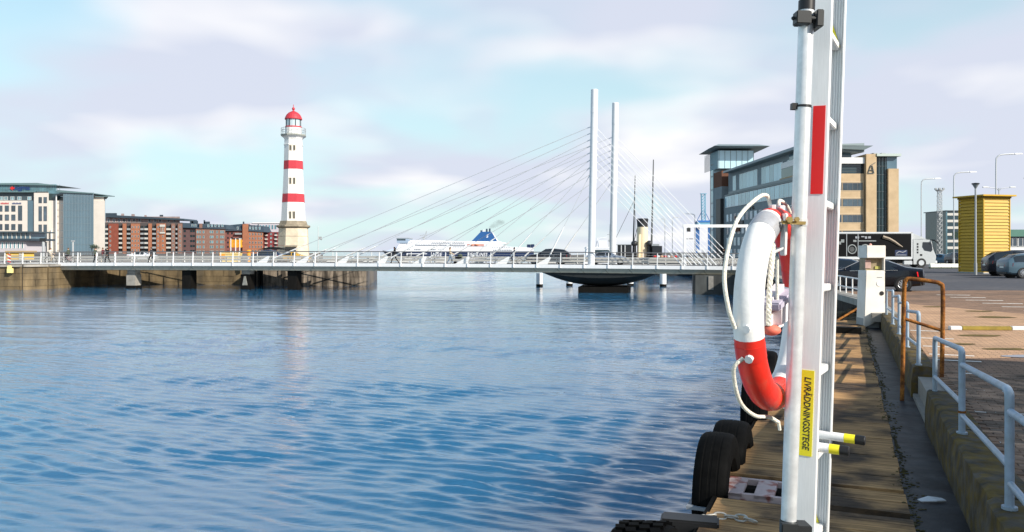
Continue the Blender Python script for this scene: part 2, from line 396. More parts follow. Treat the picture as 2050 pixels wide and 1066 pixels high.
for k in range(4):
    o = struct(obj('bay_marking', lm, None, (23.5 + k * 1.6, 33.6 - 1.1 * k, 2.6615), (0, 0, QROT * .55))); o.scale = (1.8, 1, 1)
# individual pavers near the railing
PAVM = M('brown_paver', (.34, .22, .15), .85, var=.2, scale=9, bump=.35, bscale=70, rand=.3, col2=(.14, .105, .08), c2scale=1.2)
pv = MB().box(-.1, .1, -.0485, .0485, -.03, .0).mesh('paver', PAVM, bevel=.004, seg=1)
far = MB(); cnt = 0
for r in range(0, 96):
    t = 4.55 + r * .105
    for k in range(-1, 30):
        u = 1.36 + k * .208 + (r % 2) * .104
        p = UT(u, t)
        px = CX + p.x / p.y * F
        if px > 2110 or u < 1.355 or t > 13.8: continue
        z = 2.668 + random.uniform(-.003, .003)
        if p.y < 6.6 or (p.y < 8.2 and cnt < 300):
            if cnt < 300:
                cnt += 1; obj('paver', pv, LOT, (p.x, p.y, z), (random.uniform(-.01, .01), random.uniform(-.01, .01), QROT + random.uniform(-.012, .012))); continue
        far.obox((p.x, p.y, z - .015), QN * .1, QD * .0485, (0, 0, .015))
o = stuff(far.build('paver', M('brown_paver_far', (.34, .22, .15), .85, var=.35, scale=2.2, col2=(.13, .095, .07), c2scale=3.5, thr=(.35, .65), bump=.3, bscale=60), LOT))
random.seed(14)
for (x, y, sx_, sy_) in ((1992, 636, .9, .16), (1960, 624, .7, .12), (1962, 673, .8, .10), (1925, 690, .5, .07), (1870, 615, .6, .12), (2010, 700, .7, .08)):
    px_ = gpt(x, y); mb = MB(); n = 16
    mb.add([(px_[0] + sx_ * .5 * (1 + .35 * random.random()) * math.cos(a * 6.283 / n), px_[1] + sy_ * 1.6 * (1 + .5 * random.random()) * math.sin(a * 6.283 / n), 2.6705) for a in range(n)], [tuple(range(n))])
    struct(mb.build('moss_patch', M('olive_moss_patch', (.15, .11, .035), .95, var=.5, scale=9, col2=(.10, .075, .03), c2scale=5)))
# puddle and low painted kerb
struct(MB().lathe([(.001, 0), (1, 0), (1, .004)], 20, (0, 0, 0)).build('puddle', M('puddle_water', (.05, .05, .05), .03, var=0, spec=.8), None, (9.35, 13.9, 2.668))).scale = (.85, .22, 1)
kb = thing('wheel_stop', 'low kerb on the paving painted white, olive yellow and white', 'kerb', (XY(1900, 18.6), 18.6, 2.665), QROT * .12)
kx = 0
for i, (ln, mt) in enumerate(((.27, WHITE), (1.12, M('olive_yellow_paint', (.30, .22, .03), .6, var=.2, scale=5)), (1.2, WHITE), (1.1, MATS['olive_yellow_paint']))):
    MB().box(kx + .003, kx + ln - .003, -.07, .07, 0, .09).build('kerb_piece', mt, kb, bevel=.012); kx += ln
# ------------------------------------------------------------------ jetty, drain and kerb wall
ZJ = 2.35
JET = thing('jetty', 'weathered brown plank jetty running along the quay below the railing', 'jetty', UT(0, 0, 0), QROT)
PLANK = M('weathered_plank', (.42, .24, .105), .88, var=.6, scale=3.5, stretch=(.5, 9, 3), col2=(.075, .052, .036), thr=(.40, .62), c2scale=1.3, c2world=True, rand=.12, bump=.6, bscale=7)
pls = []
for s in range(6):                   # six different worn planks shared by the row
    mb = MB(); n = 9; random.seed(s)
    xs = [-1.05 + 1.53 * i / n for i in range(n + 1)]
    wob = lambda: random.uniform(-.006, .006)
    top = [(x, -.2085 + wob() * .6, random.uniform(-.002, .001)) for x in xs]; top2 = [(x, .2085 + wob() * .6, random.uniform(-.002, .001)) for x in xs]
    vs = top + top2 + [(x, y, -.07) for x, y, z in top] + [(x, y, -.07) for x, y, z in top2]
    k = n + 1; fs = []
    for i in range(n): fs += [(i, i + 1, k + i + 1, k + i), (2 * k + i, 3 * k + i, 3 * k + i + 1, 2 * k + i + 1), (i, 2 * k + i, 2 * k + i + 1, i + 1), (k + i, k + i + 1, 3 * k + i + 1, 3 * k + i)]
    fs += [(0, k, 3 * k, 2 * k), (n, 2 * k + n, 3 * k + n, k + n)]
    mb.add(vs, fs); pls.append(mb.mesh('plank', PLANK))
random.seed(11)
GR_T = (7.3, 7.84)                   # where the steel grating lies instead of plank ends
t = -1.5; i = 0
while t < 27:
    if not (GR_T[0] - .2 < t < GR_T[1] + .2):
        obj('plank', pls[i % 6], JET, (random.uniform(-.012, .012), t, ZJ + random.uniform(-.003, .002)), (random.uniform(-.003, .003), 0, random.uniform(-.004, .004)))
    t += .421; i += 1
MB().box(-.28, .48, GR_T[0] - .02, GR_T[0] + .27, ZJ - .07, ZJ).box(-.28, .48, GR_T[0] + .284, GR_T[1] + .02, ZJ - .07, ZJ).build('plank', PLANK, JET)
MB().box(-1.09, -1.052, -1.6, 27.1, ZJ - .32, ZJ - .012).build('edge_beam', WETBLK, JET)
mb = MB()
for t in (-1, 2.4, 5.8, 9.2, 12.6, 16, 19.4, 22.8, 26.2): mb.tube([(-.98, t, -1.5), (-.98, t, ZJ - .09)], .13, 10)
mb.build('pile', WETBLK, JET)
MB().box(-.95, .42, -1.6, 27, ZJ - .22, ZJ - .085).build('joist', WETBLK, JET)
MB().box(-.85, .36, 22.6, 22.9, ZJ, ZJ + .16).build('cross_beam', WETBLK, JET)
struct(MB().prism([Q(-.8, -8), Q(-.8, 27), Q(1.0, 27.2), Q(1.0, -8)], -2, 2.05).build('quay_base', WETBLK))
WETC = M('wet_drain_concrete', (.016, .018, .022), .5, spec=.15, var=.4, scale=5, col2=(.04, .043, .048), c2scale=2.2, thr=(.45, .6), bump=.5, bscale=5, stretch=(1, 1, 1))
struct(MB().prism([Q(.487, -8), Q(.487, 26), Q(1.0, 26), Q(1.0, -8)], 2.04, 2.28).build('drain_channel', WETC))
MOSSM = M('dark_moss', (.10, .08, .04), .95, var=.6, scale=18, col2=(.11, .09, .03), c2scale=7)
mb = MB(); random.seed(3)
for k in range(1500):                # crumbs of moss and earth along the jetty edge
    t = random.uniform(2, 25); w = .055 + .03 * math.sin(t * 1.7) + .025 * math.sin(t * 4.1)
    u = .53 + random.gauss(0, abs(w) * .8); r = random.uniform(.004, .016)
    z = ZJ if u < .48 else 2.28
    mb.ball(UT(u, t, z), (r * 1.5, r, r * random.uniform(.4, .9)), 5, 3)
tag(stuff(mb.build('moss', MOSSM)), 'dark moss and earth growing along the jetty edge beside the drain', 'moss')
mb = MB(); c0 = UT(.56, 5.35)
for k in range(420):
    a = random.uniform(0, 6.28); d = abs(random.gauss(0, .11)); r = random.uniform(.012, .035)
    mb.ball((c0.x + 1.5 * d * math.cos(a), c0.y + 1.1 * d * math.sin(a), 2.30 + .13 * math.exp(-(d / .13) ** 2) * random.random()), (r * 1.3, r, r * .8), 5, 3)
for k in range(60):
    a = random.uniform(0, 6.28); d = random.uniform(0, .2); p = Vector((c0.x + d * math.cos(a), c0.y + d * math.sin(a), 2.32))
    mb.tube([p, p + Vector((random.uniform(-.08, .08), random.uniform(-.08, .08), random.uniform(.03, .12)))], [.004, .001], 3)
tag(stuff(mb.build('dead_weeds', M('dead_weeds', (.03, .022, .012), .95, var=.6, scale=30))), 'dark clump of dead weeds lying in the drain', 'weeds')
pp = UT(.70, 7.95)
mb = MB(); mb.add([(-.11, -.02, .0), (.02, -.045, .012), (.12, -.01, .004), (.10, .03, .014), (-.02, .035, .03), (-.12, .02, .006), (-.11, -.02, -.006), (.02, -.045, .004), (.12, -.01, -.004), (.10, .03, .004), (-.02, .035, .018), (-.12, .02, -.002)],
       [(0, 1, 4, 5), (1, 2, 3, 4), (6, 11, 10, 7), (7, 10, 9, 8), (0, 6, 7, 1), (1, 7, 8, 2), (2, 8, 9, 3), (3, 9, 10, 4), (4, 10, 11, 5), (5, 11, 6, 0)])
tag(mb.build('paper_scrap', WHITE, None, (pp.x, pp.y, 2.295)), 'crumpled white paper scrap lying in the wet drain', 'litter')

KW = thing('kerb_wall', 'mossy concrete kerb wall carrying the pale railing', 'kerb wall', (0, 0, 0), QROT)
MOSSC = M('mossy_concrete', (.095, .082, .065), .9, var=.45, scale=5, col2=(.135, .092, .026), thr=(.36, .66), c2scale=8.5, c2world=True, bump=.6, bscale=9, rand=.12)
def kerb(t0, t1):
    n = max(1, round((t1 - t0) / 2.45)); st = (t1 - t0) / n
    for i in range(n):
        a, b = t0 + i * st + .008, t0 + (i + 1) * st - .008
        mb = MB(); m = 8
        ys = [a + (b - a) * j / m for j in range(m + 1)]
        prof = [(.91, 2.1), (.905, 2.5), (.93, 2.735), (.97, 2.755), (1.14, 2.75), (1.24, 2.74), (1.25, 2.1)]
        vs = []
        for y in ys:
            for x, z in prof: vs.append((x + (random.uniform(-.012, .012) if z > 2.3 else 0), y, z + (random.uniform(-.012, .008) if z > 2.6 else 0)))
        q = len(prof); fs = [tuple(range(q)), tuple(m * q + j for j in range(q))[::-1]]
        for j in range(m):
            for k in range(q): fs.append((j * q + k, j * q + (k + 1) % q, (j + 1) * q + (k + 1) % q, (j + 1) * q + k))
        mb.add(vs, fs).build('kerb_block', MOSSC, KW, smooth=40)
kerb(-3, 11.35); kerb(13.55, 25.0)
MB().box(.93, 1.25, 11.37, 13.53, 2.05, 2.34).box(1.0, 1.25, 11.37, 13.53, 2.34, 2.60).build('step', CONC, KW)

# railing: each panel an upright whose head bends over into a sloping top rail, with a lower rail
BLUEW = M('shade_blue_rail_paint', (.33, .42, .52), .45, var=.12, scale=14, col2=(.30, .37, .43), c2scale=5, bump=.1, bscale=60)  # white rail paint with the blue of its shade put into the colour
RUST = M('rusty_steel', (.36, .14, .03), .8, var=.35, scale=30, col2=(.16, .06, .02), thr=(.42, .6), c2scale=9, bump=.6, bscale=70)
random.seed(4)
def panel(t0, t1, u=1.02, label='', last=False):      # t0 near post, t1 far post
    L = t1 - t0
    r = thing('railing_section', label, 'railing', UT(u, t0, 2.75), QROT, 'pale blue pipe railing along the quay')
    MB().tube(curve_pts([(0, 0, 0), (0, 0, .70), (0, .03, .785), (0, .12, .80)], 5), .030, 10).tube([(0, 0, .0), (0, 0, .02)], .05, 10).build('post', BLUEW, r, smooth=40)
    MB().tube([(0, .12, .80), (0, L - .03, .665)], .0275, 10).build('top_rail', BLUEW, r, smooth=40)
    MB().tube([(0, .03, .29), (0, L - .03, .18)], .024, 10).build('lower_rail', BLUEW, r, smooth=40)
    if last: MB().tube([(0, L, .0), (0, L, .60), (0, L - .04, .66)], .029, 10).build('post', BLUEW, r, smooth=40)
    return r
panel(3.85, 6.28, label='closest pale railing section, cut off by the edge of the photo')
r = panel(6.3, 8.70, label='pale railing section on the mossy kerb with full panel and bent near post')
panel(8.72, 11.25, label='pale railing section ending just before the rusty hoop', last=True)
rr_ = bpy.data.objects['railing_section.002']
MB().tube([(0, 0, .20), (0, 0, .222)], .036, 10).build('clamp_ring', RUST, rr_)
panel(13.7, 16.15, label='pale railing section directly behind the rusty hoop')
panel(16.17, 18.6, label='pale railing section on the kerb, second one beyond the rusty hoop')
panel(18.62, 21.05, label='pale railing section on the kerb, third one beyond the rusty hoop')
panel(21.07, 24.3, label='pale railing section ending beside the tall white box', last=True)
# quay rail beyond the box
fr = thing('railing', 'white railing along the upper quay edge between the ladder and the white box', 'railing', (0, 0, 0))
a, b = Vector((10.9, 24.0, 2.5)), Vector((W2[0] + .35, W2[1] + .2, 2.55)); c_ = Vector((16.4, 45.5, 2.6))
top = MB(); low = MB()
for p0, p1, n in ((a, b, 5), (b, c_, 14)):
    for i in range(n + 1):
        p = p0.lerp(p1, i / n)
        if p0 is b and i == 0: continue
        MB().tube([p, p + Vector((0, 0, .82))], .028, 8).build('post', WHITE, fr)
    top.tube([p0 + Vector((0, 0, .84)), p1 + Vector((0, 0, .84))], .03, 8); low.tube([p0 + Vector((0, 0, .42)), p1 + Vector((0, 0, .42))], .024, 8)
top.build('top_rail', WHITE, fr); low.build('lower_rail', WHITE, fr)
wall_face('quay_wall', 'dark rubble quay wall below the white railing beyond the jetty', [W1, W2, (16.0, 44.0), W3], .1, 2.5, .3, WETBLK, .55, 1.2)
mb = MB(); random.seed(9)
for k in range(60):
    p = UT(random.uniform(-.5, .8), random.uniform(27.6, 34)); r = random.uniform(.12, .34)
    mb.ball((p.x, p.y, random.uniform(1.5, 2.2)), (r, r * .8, r * .7), 6, 4)
struct(MB().prism([Q(-.9, 27.2), Q(-.9, 40), Q(1.6, 40), Q(.7, 27.2)], -2, 1.9).build('rubble_bank', WETBLK))
tag(stuff(mb.build('rubble', M('brown_rubble', (.12, .09, .06), .9, var=.4, scale=4))), 'brown rubble stones heaped past the end of the jetty', 'rubble')
p0 = P(1672, 645, 25.0); p1 = P(1718, 618, 25.3)
tag(MB().tube([p0, p1], .045, 8).build('rusty_pipe', RUST), 'rusty pipe lying slanted across the far end of the jetty', 'pipe')

# rusty hoop
hp = thing('handrail_hoop', 'rusty orange steel hoop with a middle bar by the gap in the kerb', 'handrail', UT(.76, 13.16, 2.28), QROT)
hz = 1.80
MB().tube(curve_pts([(0, 0, 0), (.015, 0, .8), (.03, 0, hz - .12), (.05, 0, hz - .02), (.11, 0, hz + .01), (.42, 0, hz - .03), (.50, 0, hz - .06), (.535, 0, hz - .16), (.53, 0, .9), (.52, 0, .36)], 5), .031, 10).build('hoop_frame', RUST, hp, smooth=50)
MB().tube([(.02, 0, 1.22), (.53, 0, 1.06)], .024, 8).build('middle_bar', RUST, hp, smooth=50)

# tall white equipment box
BOXW = M('cream_cabinet_paint', (.80, .77, .71), .5, var=.06, scale=2, col2=(.72, .68, .61), c2scale=1.5, bump=.05)
bx = thing('equipment_cabinet', 'tall cream steel cabinet with sloping hood standing at the jetty end', 'cabinet', (10.47, 23.35, 2.28), R(-1), None)
bw, bd, bh = .30, .28, 2.38
MB().hexa([(-bw, -bd, 0.0), (bw, -bd, 0.28), (bw, bd, .28), (-bw, bd, 0), (-bw + .06, -bd, 1.66), (bw, -bd, 1.66), (bw, bd, 1.66), (-bw + .06, bd, 1.66)]).build('body', BOXW, bx, bevel=.012)
MB().hexa([(-bw, -bd + .06, -.002), (bw - .02, -bd + .06, -.002), (bw - .02, bd - .01, -.002), (-bw, bd - .01, -.002), (-bw, -bd + .06, .27), (bw - .02, -bd + .06, .29), (bw - .02, bd - .01, .29), (-bw, bd - .01, .27)]).build('plinth', GREYP, bx)
MB().sprism([(-bw + .06, 2.02), (bw, 2.02), (bw, bh), (-bw + .06, bh)], -bd - .05, bd).build('hood', BOXW, bx, bevel=.012)
MB().box(-bw + .1, bw - .03, -bd + .13, bd, 1.663, 2.018).build('recess', M('recess_panel', (.28, .22, .13), .5, var=.3, scale=8), bx)
MB().box(bw - .03, bw - .002, -bd, bd, 1.663, 2.018).build('side_cheek', BOXW, bx)
MB().box(-.22, -.06, -bd + .10, -bd + .128, 1.72, 1.96).build('notice', M('faded_pink', (.45, .30, .26), .6, var=.2), bx)
MB().box(.06, .2, -bd + .10, -bd + .128, 1.70, 1.78).build('notice', M('dull_yellow', (.45, .42, .10), .6, var=.2), bx)
MB().lathe([(.005, 0), (.075, 0), (.075, .01), (.005, .012)], 18, (.13, -bd - .012, 1.28), axis='y').build('white_disc', WHITE, bx)
MB().lathe([(.005, 0), (.062, 0), (.062, .012), (.005, .012)], 18, (.205, -bd - .013, 1.0), axis='y').build('round_socket', BLACK, bx)
MB().lathe([(.04, 0), (.045, .02), (.02, .06)], 12, (.0, 0, bh)).build('beacon', M('pink_lens', (.7, .35, .28), .3, var=0), bx)
MB().box(.07, .22, -bd - .01, -bd, 1.455, 1.475).build('handle', GREYP, bx)

# ------------------------------------------------------------------ rescue post, ladder, lifebuoy
LEAN = math.atan(.0351)
PO = Vector((.9375, 2.83, ZJ))
post = thing('rescue_post', 'leaning round galvanised post with black cap that carries the rescue ladder and lifebuoy', 'post', PO, rot=(0, LEAN, 0))
ptop = ZY(1, 2.83) - ZJ
MB().tube([(0, 0, 0), (0, 0, ptop - .035)], .0265, 24).build('tube', GALV, post, smooth=40)
MB().tube([(0, 0, ptop - .035), (0, 0, ptop)], .0285, 24).build('cap', BLACK, post, smooth=40)
def zl(y, Y=2.83): return ZY(y, Y) - ZJ
z = zl(42)
MB().box(-.05, .002, -.05, -.005, z - .022, z + .024).box(-.035, .035, -.034, .034, z - .012, z + .012).box(.0, .045, -.045, -.02, z - .006, z + .006).tube([(-.062, -.03, z), (-.05, -.03, z)], .008, 8).box(.02, .045, -.05, .03, z - .03, z + .03).build('clamp', DARKM, post, bevel=.003)
z = zl(213)
MB().tube([(0, 0, z - .004), (0, 0, z + .004)], .0285, 20).box(-.042, -.02, -.012, .012, z - .012, z + .01).build('strap', BLACK, post)
z = zl(1052)
MB().box(-.04, .02, -.05, -.02, z - .02, z + .02).tube([(0, 0, z - .02), (0, 0, z + .02)], .031, 20).box(.02, .07, -.04, .03, z - .012, z + .012).build('clamp', DARKM, post, bevel=.003)
z = zl(445)
BRASS = M('brass_bolt', (.55, .40, .16), .35, .7, var=.2, scale=40)
MB().box(-.075, .008, -.045, -.028, z - .006, z + .002).box(-.075, .005, -.05, -.042, z - .010, z - .006).lathe([(.004, 0), (.012, 0), (.012, .014), (.004, .014)], 6, (-.052, -.056, z + .006), axis='y').lathe([(.004, 0), (.009, 0), (.009, .014), (.004, .014)], 6, (-.026, -.056, z + .008), axis='y').build('bolt', BRASS, post)
MB().tube([(0, 0, z - .012), (0, 0, z + .012)], .029, 20).build('strap', GALV, post)
MB().obox((-.052, .0, zl(470)), (.006, 0, 0), (0, .022, 0), (.0, 0, .075)).hexa([(-.10, -.022, zl(512)), (-.058, -.022, zl(500)), (-.058, .022, zl(500)), (-.10, .022, zl(512)), (-.10, -.022, zl(506)), (-.046, -.022, zl(492)), (-.046, .022, zl(492)), (-.10, .022, zl(506))]).build('hook_plate', WHITE, post, bevel=.003)

A = Vector((.5, .866, 0)); B = Vector((.866, -.5, 0)); Zv = Vector((0, 0, 1))
LO = Vector((1.046, 2.95, 2.5))
lad = thing('rescue_ladder', 'aluminium rescue ladder with a yellow label and red reflectors hung on the post', 'ladder', LO, rot=(0, math.atan(.0335), 0))
LT = 3.35
MB().obox((0, 0, LT / 2), B * .036, A * .004, Zv * LT / 2).obox(B * .0335 + A * .016 + Zv * LT / 2, B * .0025, A * .014, Zv * LT / 2).obox(-B * .0335 + A * .016 + Zv * LT / 2, B * .0025, A * .014, Zv * LT / 2).build('stile', ALU, lad, bevel=.0015, seg=1)
BK = A * .36
mb = MB().obox(BK + Zv * LT / 2, B * .036, A * .004, Zv * LT / 2).obox(BK + B * .034 - A * .018 + Zv * LT / 2, B * .003, A * .018, Zv * LT / 2).obox(BK - B * .034 - A * .018 + Zv * LT / 2, B * .003, A * .018, Zv * LT / 2)
for k in (-.018, -.008, .002, .012, .022): mb.obox(BK + B * k - A * .006 + Zv * LT / 2, B * .0022, A * .003, Zv * LT / 2)
mb.build('stile', ALU, lad, bevel=.001, seg=1)
rg = MB().obox(A * .18, B * .017, A * .17, Zv * .014).mesh('rung', ALU, bevel=.003)
z0 = 4.5 + .187 - 2.5
for k in range(-6, 4):
    z = z0 + .325 * k
    if .05 < z < LT: obj('rung', rg, lad, (0, 0, z))
def facebox(x0, x1, z0, z1, th=.0012): return MB().obox(B * ((x0 + x1) / 2) - A * (.004 + th) + Zv * ((z0 + z1) / 2), B * ((x1 - x0) / 2), A * th, Zv * ((z1 - z0) / 2))
zz = lambda y: ZY(y, 2.94) - 2.5
facebox(-.027, .018, zz(914), zz(742)).build('name_label', YELLOW, lad)
mt = frame(B * -.0045 - A * .0066 + Zv * ((zz(914) + zz(742)) / 2), -Zv, B, -A)
text('LIVRÄDDNINGSSTEGE', .0325, INK, lad, mt, 'lettering', .0004, .18, .0006, sx=.83)
facebox(-.017, .026, zz(388), zz(211)).build('reflector', REDREF, lad)
for yy in (70, 1052):
    zc = ZY(yy, 3.25) - 2.5
    MB().add([BK - A * .013 + B * -.024 + Zv * (zc - .045), BK - A * .013 + B * .020 + Zv * (zc - .045), BK - A * .013 + B * -.014 + Zv * (zc + .055), BK - A * .015 + B * -.024 + Zv * (zc - .045), BK - A * .015 + B * .020 + Zv * (zc - .045), BK - A * .015 + B * -.014 + Zv * (zc + .055)], [(0, 2, 1), (3, 4, 5), (0, 1, 4, 3), (1, 2, 5, 4), (2, 0, 3, 5)]).build('warning_sticker', YELLOW, lad)
for off, zc, ln in ((A * .0 + A * .03, ZY(898, 2.93) - 2.5, .150), (A * .33, ZY(872, 3.2) - 2.5, .170)):
    s0 = off - B * .02; hz_ = thing('standoff_arm', None, None); hz_.parent = lad; hz_.location = s0 + Zv * zc
    MB().tube([(0, 0, 0), B * (ln * .62)], .0175, 20).build('arm_tube', ALU, hz_, smooth=40)
    MB().tube([B * (ln * .62), B * (ln * .86)], .0182, 20).build('yellow_band', YELLOW, hz_, smooth=40)
    MB().tube([B * (ln * .86), B * (ln * 1.06), B * (ln * 1.08)], [.0188, .0188, .015], 20).build('end_cap', BLACK, hz_, smooth=40)

# lifebuoy in its own frame: local x points from the near rim to the far rim, z up
E = Vector((.55, .835, 0)); NR = Vector((.835, -.55, 0))
CB = Vector((.972, 2.92, 0)) - NR * .012; CB.z = ZY(618, 2.92)
buoy = thing('lifebuoy', 'red and white lifebuoy ring with white grab rope hanging on the leaning post', 'lifebuoy', CB, math.atan2(E.y, E.x))
BW = M('lifebuoy_white', (.82, .82, .81), .5, var=.05, scale=4, col2=(.62, .60, .55), thr=(.60, .76), c2scale=11, bump=.08, bscale=50); BR = M('lifebuoy_red', (.76, .03, .016), .45, var=.07, scale=5, col2=(.62, .07, .04), thr=(.58, .72), c2scale=12, bump=.08, bscale=50)
REFL = M('grey_reflective_band', (.42, .43, .46), .4, .2, var=.1, scale=60)
RB, rb = .319, .051
def ringp(a, off=0.0, lat=0.0):      # a in degrees from the top towards the near rim
    q = R(a); return Vector((-math.sin(q) * (RB + off), lat, math.cos(q) * (RB + off)))
def ring_seg(a0, a1, r, n=24, m=18):
    vs = []; fs = []
    for i in range(n + 1):
        a = a0 + (a1 - a0) * i / n
        for j in range(m):
            b = 2 * math.pi * j / m
            vs.append(ringp(a, r * 1.02 * math.cos(b), r * .98 * math.sin(b)))
    for i in range(n):
        for j in range(m): fs.append((i * m + j, i * m + (j + 1) % m, (i + 1) * m + (j + 1) % m, (i + 1) * m + j))
    fs += [tuple(range(m))[::-1], tuple(n * m + j for j in range(m))]
    return MB().add(vs, fs)
for a0, a1, mt in ((15, 104, BW), (104, 195, BR), (195, 284, BW), (284, 375, BR)):
    ring_seg(a0, a1, rb).build('ring_quarter', mt, buoy, smooth=50)
for a in (19, 108, 199, 288): ring_seg(a, a + 9 if a != 19 else 33, rb + .0012, 8).build('reflective_band', REFL if a == 19 else M('band_' + str(a), (.66, .03, .02) if a in (108, 288) else (.72, .72, .72), .35, var=.04), buoy, smooth=50)
ROPE = M('white_rope', (.80, .76, .66), .75, var=.15, scale=60, bump=.4, bscale=160)
g = MB(); g.tube(curve_pts([ringp(8, .05, 0), ringp(9, .095, .01), ringp(20, .10, .025), ringp(45, .115, .045), ringp(70, .11, .052), ringp(86, .088, .04), ringp(97, .05, .03)], 6), .0072, 10).build('grab_rope', ROPE, buoy, smooth=60)
MB().tube(curve_pts([ringp(113, .05, .01), ringp(118, .075, .04), ringp(138, .085, .045), ringp(158, .08, .03), ringp(174, .075, .01), ringp(182, .10, -.01)], 6), .0070, 10).build('grab_rope', ROPE, buoy, smooth=60)
MB().tube(curve_pts([ringp(182, .10, -.01), ringp(183, .13, -.012)], 3), .006, 8).build('rope_end', ROPE, buoy)
MB().tube(curve_pts([ringp(-8, .05, 0), ringp(-10, .085, 0), ringp(-28, .10, 0), ringp(-52, .095, 0), ringp(-72, .055, 0)], 6), .0070, 10).build('grab_rope', ROPE, buoy, smooth=60)
MB().tube(curve_pts([ringp(196, .05, 0), ringp(200, .09, 0), ringp(203, .10, 0)], 3), .0085, 8).build('grab_rope', ROPE, buoy)
for a in (9, 97, 113, -8, -72, 196): MB().tube([ringp(a, .045, -.01), ringp(a, .062, -.01)], .014, 8).build('rope_lug', BW, buoy)
# twisted rope lying against the inner side of the near rim
tw = MB(); base = curve_pts([ringp(30, -.05, -.03), ringp(45, -.045, -.045), ringp(60, -.035, -.055), ringp(74, -.03, -.058), ringp(87, -.025, -.06), ringp(97, -.022, -.06)], 10)
for s in range(3):
    pts = []
    for i, p in enumerate(base):
        q = i * .75 + s * 2.094; pts.append(p + Vector((.0048 * math.cos(q), .0048 * math.sin(q), 0)))
    tw.tube(pts, .0052, 6)
tw_ = tag(tw.build('lifeline', ROPE, None, CB, (0, 0, math.atan2(E.y, E.x)), smooth=60), 'twisted cream throwing line hanging down along the inside of the lifebuoy', 'rope')
MB().tube([(0, 0, .15), (.004, 0, -.06)], .006, 8).build('hanging_cord', ROPE, tw_, (-.08, -.03, .04))
bag = thing('throw_bag', 'white throw line bag with a pink corner strapped inside the lifebuoy', 'rescue bag', CB + Vector((.0, .0, .0)), math.atan2(E.y, E.x))
BAGM = M('white_bag_cloth', (.78, .74, .76), .7, var=.06, scale=6, bump=.3, bscale=9)
me = MB().hexa([(-.105, -.045, -.075), (.095, -.045, -.055), (.095, .05, -.055), (-.105, .05, -.075), (-.125, -.05, .045), (.10, -.045, .105), (.10, .05, .105), (-.125, .05, .045)]).mesh('bag_body', BAGM, bevel=.03, seg=4, smooth=60)
obj('bag_body', me, bag, (.0, .0, -.01))
MB().obox((-.015, .0, .035), (.115, 0, .022), (0, .055, 0), (-.003, 0, .014)).build('bag_strap', M('lilac_strap', (.50, .46, .56), .6, var=.1), bag, bevel=.006)
MB().ball((-.085, -.012, -.072), (.034, .034, .02), 10, 6).build('pink_corner', M('pink_red_cloth', (.75, .18, .12), .6, var=.1), bag, smooth=60)

# steel grating, tyres, beam and chain at the jetty edge
PINKW = M('worn_white_red_steel', (.62, .47, .44), .6, var=.15, scale=8, col2=(.35, .10, .07), thr=(.5, .66), c2scale=7)
gt = thing('quay_grating', 'worn white and red steel grating with two open slots at the jetty edge', 'grating', UT(-.66, (GR_T[0] + GR_T[1]) / 2, ZJ - .03), QROT)
gw = (GR_T[1] - GR_T[0]) / 2
for k in range(3): MB().box(-.36 + .265 * k, -.19 + .265 * k, -gw, gw, .0, .035).build('slat', PINKW, gt, bevel=.004)
MB().box(-.36, .36, -gw, -gw + .05, -.02, .033).box(-.36, .36, gw - .05, gw, -.02, .033).build('frame', PINKW, gt)
MB().hexa([(-.46, -gw, -.16), (-.37, -gw, -.16), (-.37, gw, -.16), (-.46, gw, -.16), (-.42, -gw, .03), (-.362, -gw, .035), (-.362, gw, .035), (-.42, gw, .03)]).build('rusty_edge', RUST, gt, bevel=.01)
MB().box(-.36, .36, -gw, gw, -.30, -.12).build('dark_well', WETBLK, gt)
def tyre(label, u, t, z, Rr, hw, tread=False, tilt=0):
    ty = thing('tyre', label, 'tyre', UT(u, t, z), 0, 'tyres hung along the quay edge as fenders', rot=(0, tilt, QROT))
    prof = [(Rr * .52, -hw * .7), (Rr * .60, -hw * .98), (Rr * .80, -hw * 1.08), (Rr * .95, -hw * .98), (Rr * .985, -hw * .8), (Rr, -hw * .52), (Rr * .995, -hw * .5), (Rr * .995, -hw * .42), (Rr, -hw * .4), (Rr * 1.005, -.08 * hw), (Rr * 1.0, -.06 * hw), (Rr * 1.0, .06 * hw), (Rr * 1.005, .08 * hw), (Rr, hw * .4), (Rr * .995, hw * .42), (Rr * .995, hw * .5), (Rr, hw * .52), (Rr * .985, hw * .8), (Rr * .95, hw * .98), (Rr * .80, hw * 1.08), (Rr * .60, hw * .98), (Rr * .52, hw * .7), (Rr * .55, 0)]
    prof.append(prof[0])
    MB().lathe(prof, 40, axis='x', cap=False).build('tyre_body', RUBBER, ty, smooth=32)
    if tread:
        tb = MB(); n = 34
        for i in range(n):
            for s, x in enumerate((-.62, -.21, .21, .62)):
                a = 2 * math.pi * (i + .5 * (s % 2)) / n; c = Vector((x * hw, math.cos(a) * Rr * 1.0, math.sin(a) * Rr * 1.0))
                rad = Vector((0, math.cos(a), math.sin(a))); tg = Vector((.25, -math.sin(a), math.cos(a))).normalized()
                tb.obox(c, Vector((hw * .17, 0, 0)), tg * Rr * .062, rad * .02)
        stuff(tb.build('tread', RUBBER, ty, bevel=0))
    return ty
tyre('truck tyre with tread blocks cut by the bottom of the photo below the chain', -1.29, 5.55, 2.06, .50, .21, True, R(-6))
ty = tyre('tall black tyre fender crossed by a grey strap beside the white and red grating', -1.13, 7.75, 2.20, .57, .15)
MB().obox((-.03, 0, .02), (.155, 0, 0), (0, .60, 0), (0, 0, .014)).build('strap', M('grey_strap', (.25, .27, .30), .6, var=.1), ty)
tyre('black tyre fender just behind the one with the grey strap', -1.13, 8.8, 2.10, .58, .17)
tyre('black tyre fender hanging below the red bottom of the lifebuoy', -1.10, 11.2, 2.34, .62, .16)
tyre('black tyre fender seen through the middle of the lifebuoy', -1.2, 13.4, 2.3, .6, .17)
bb = UT(-1.22, 6.38, 2.27)
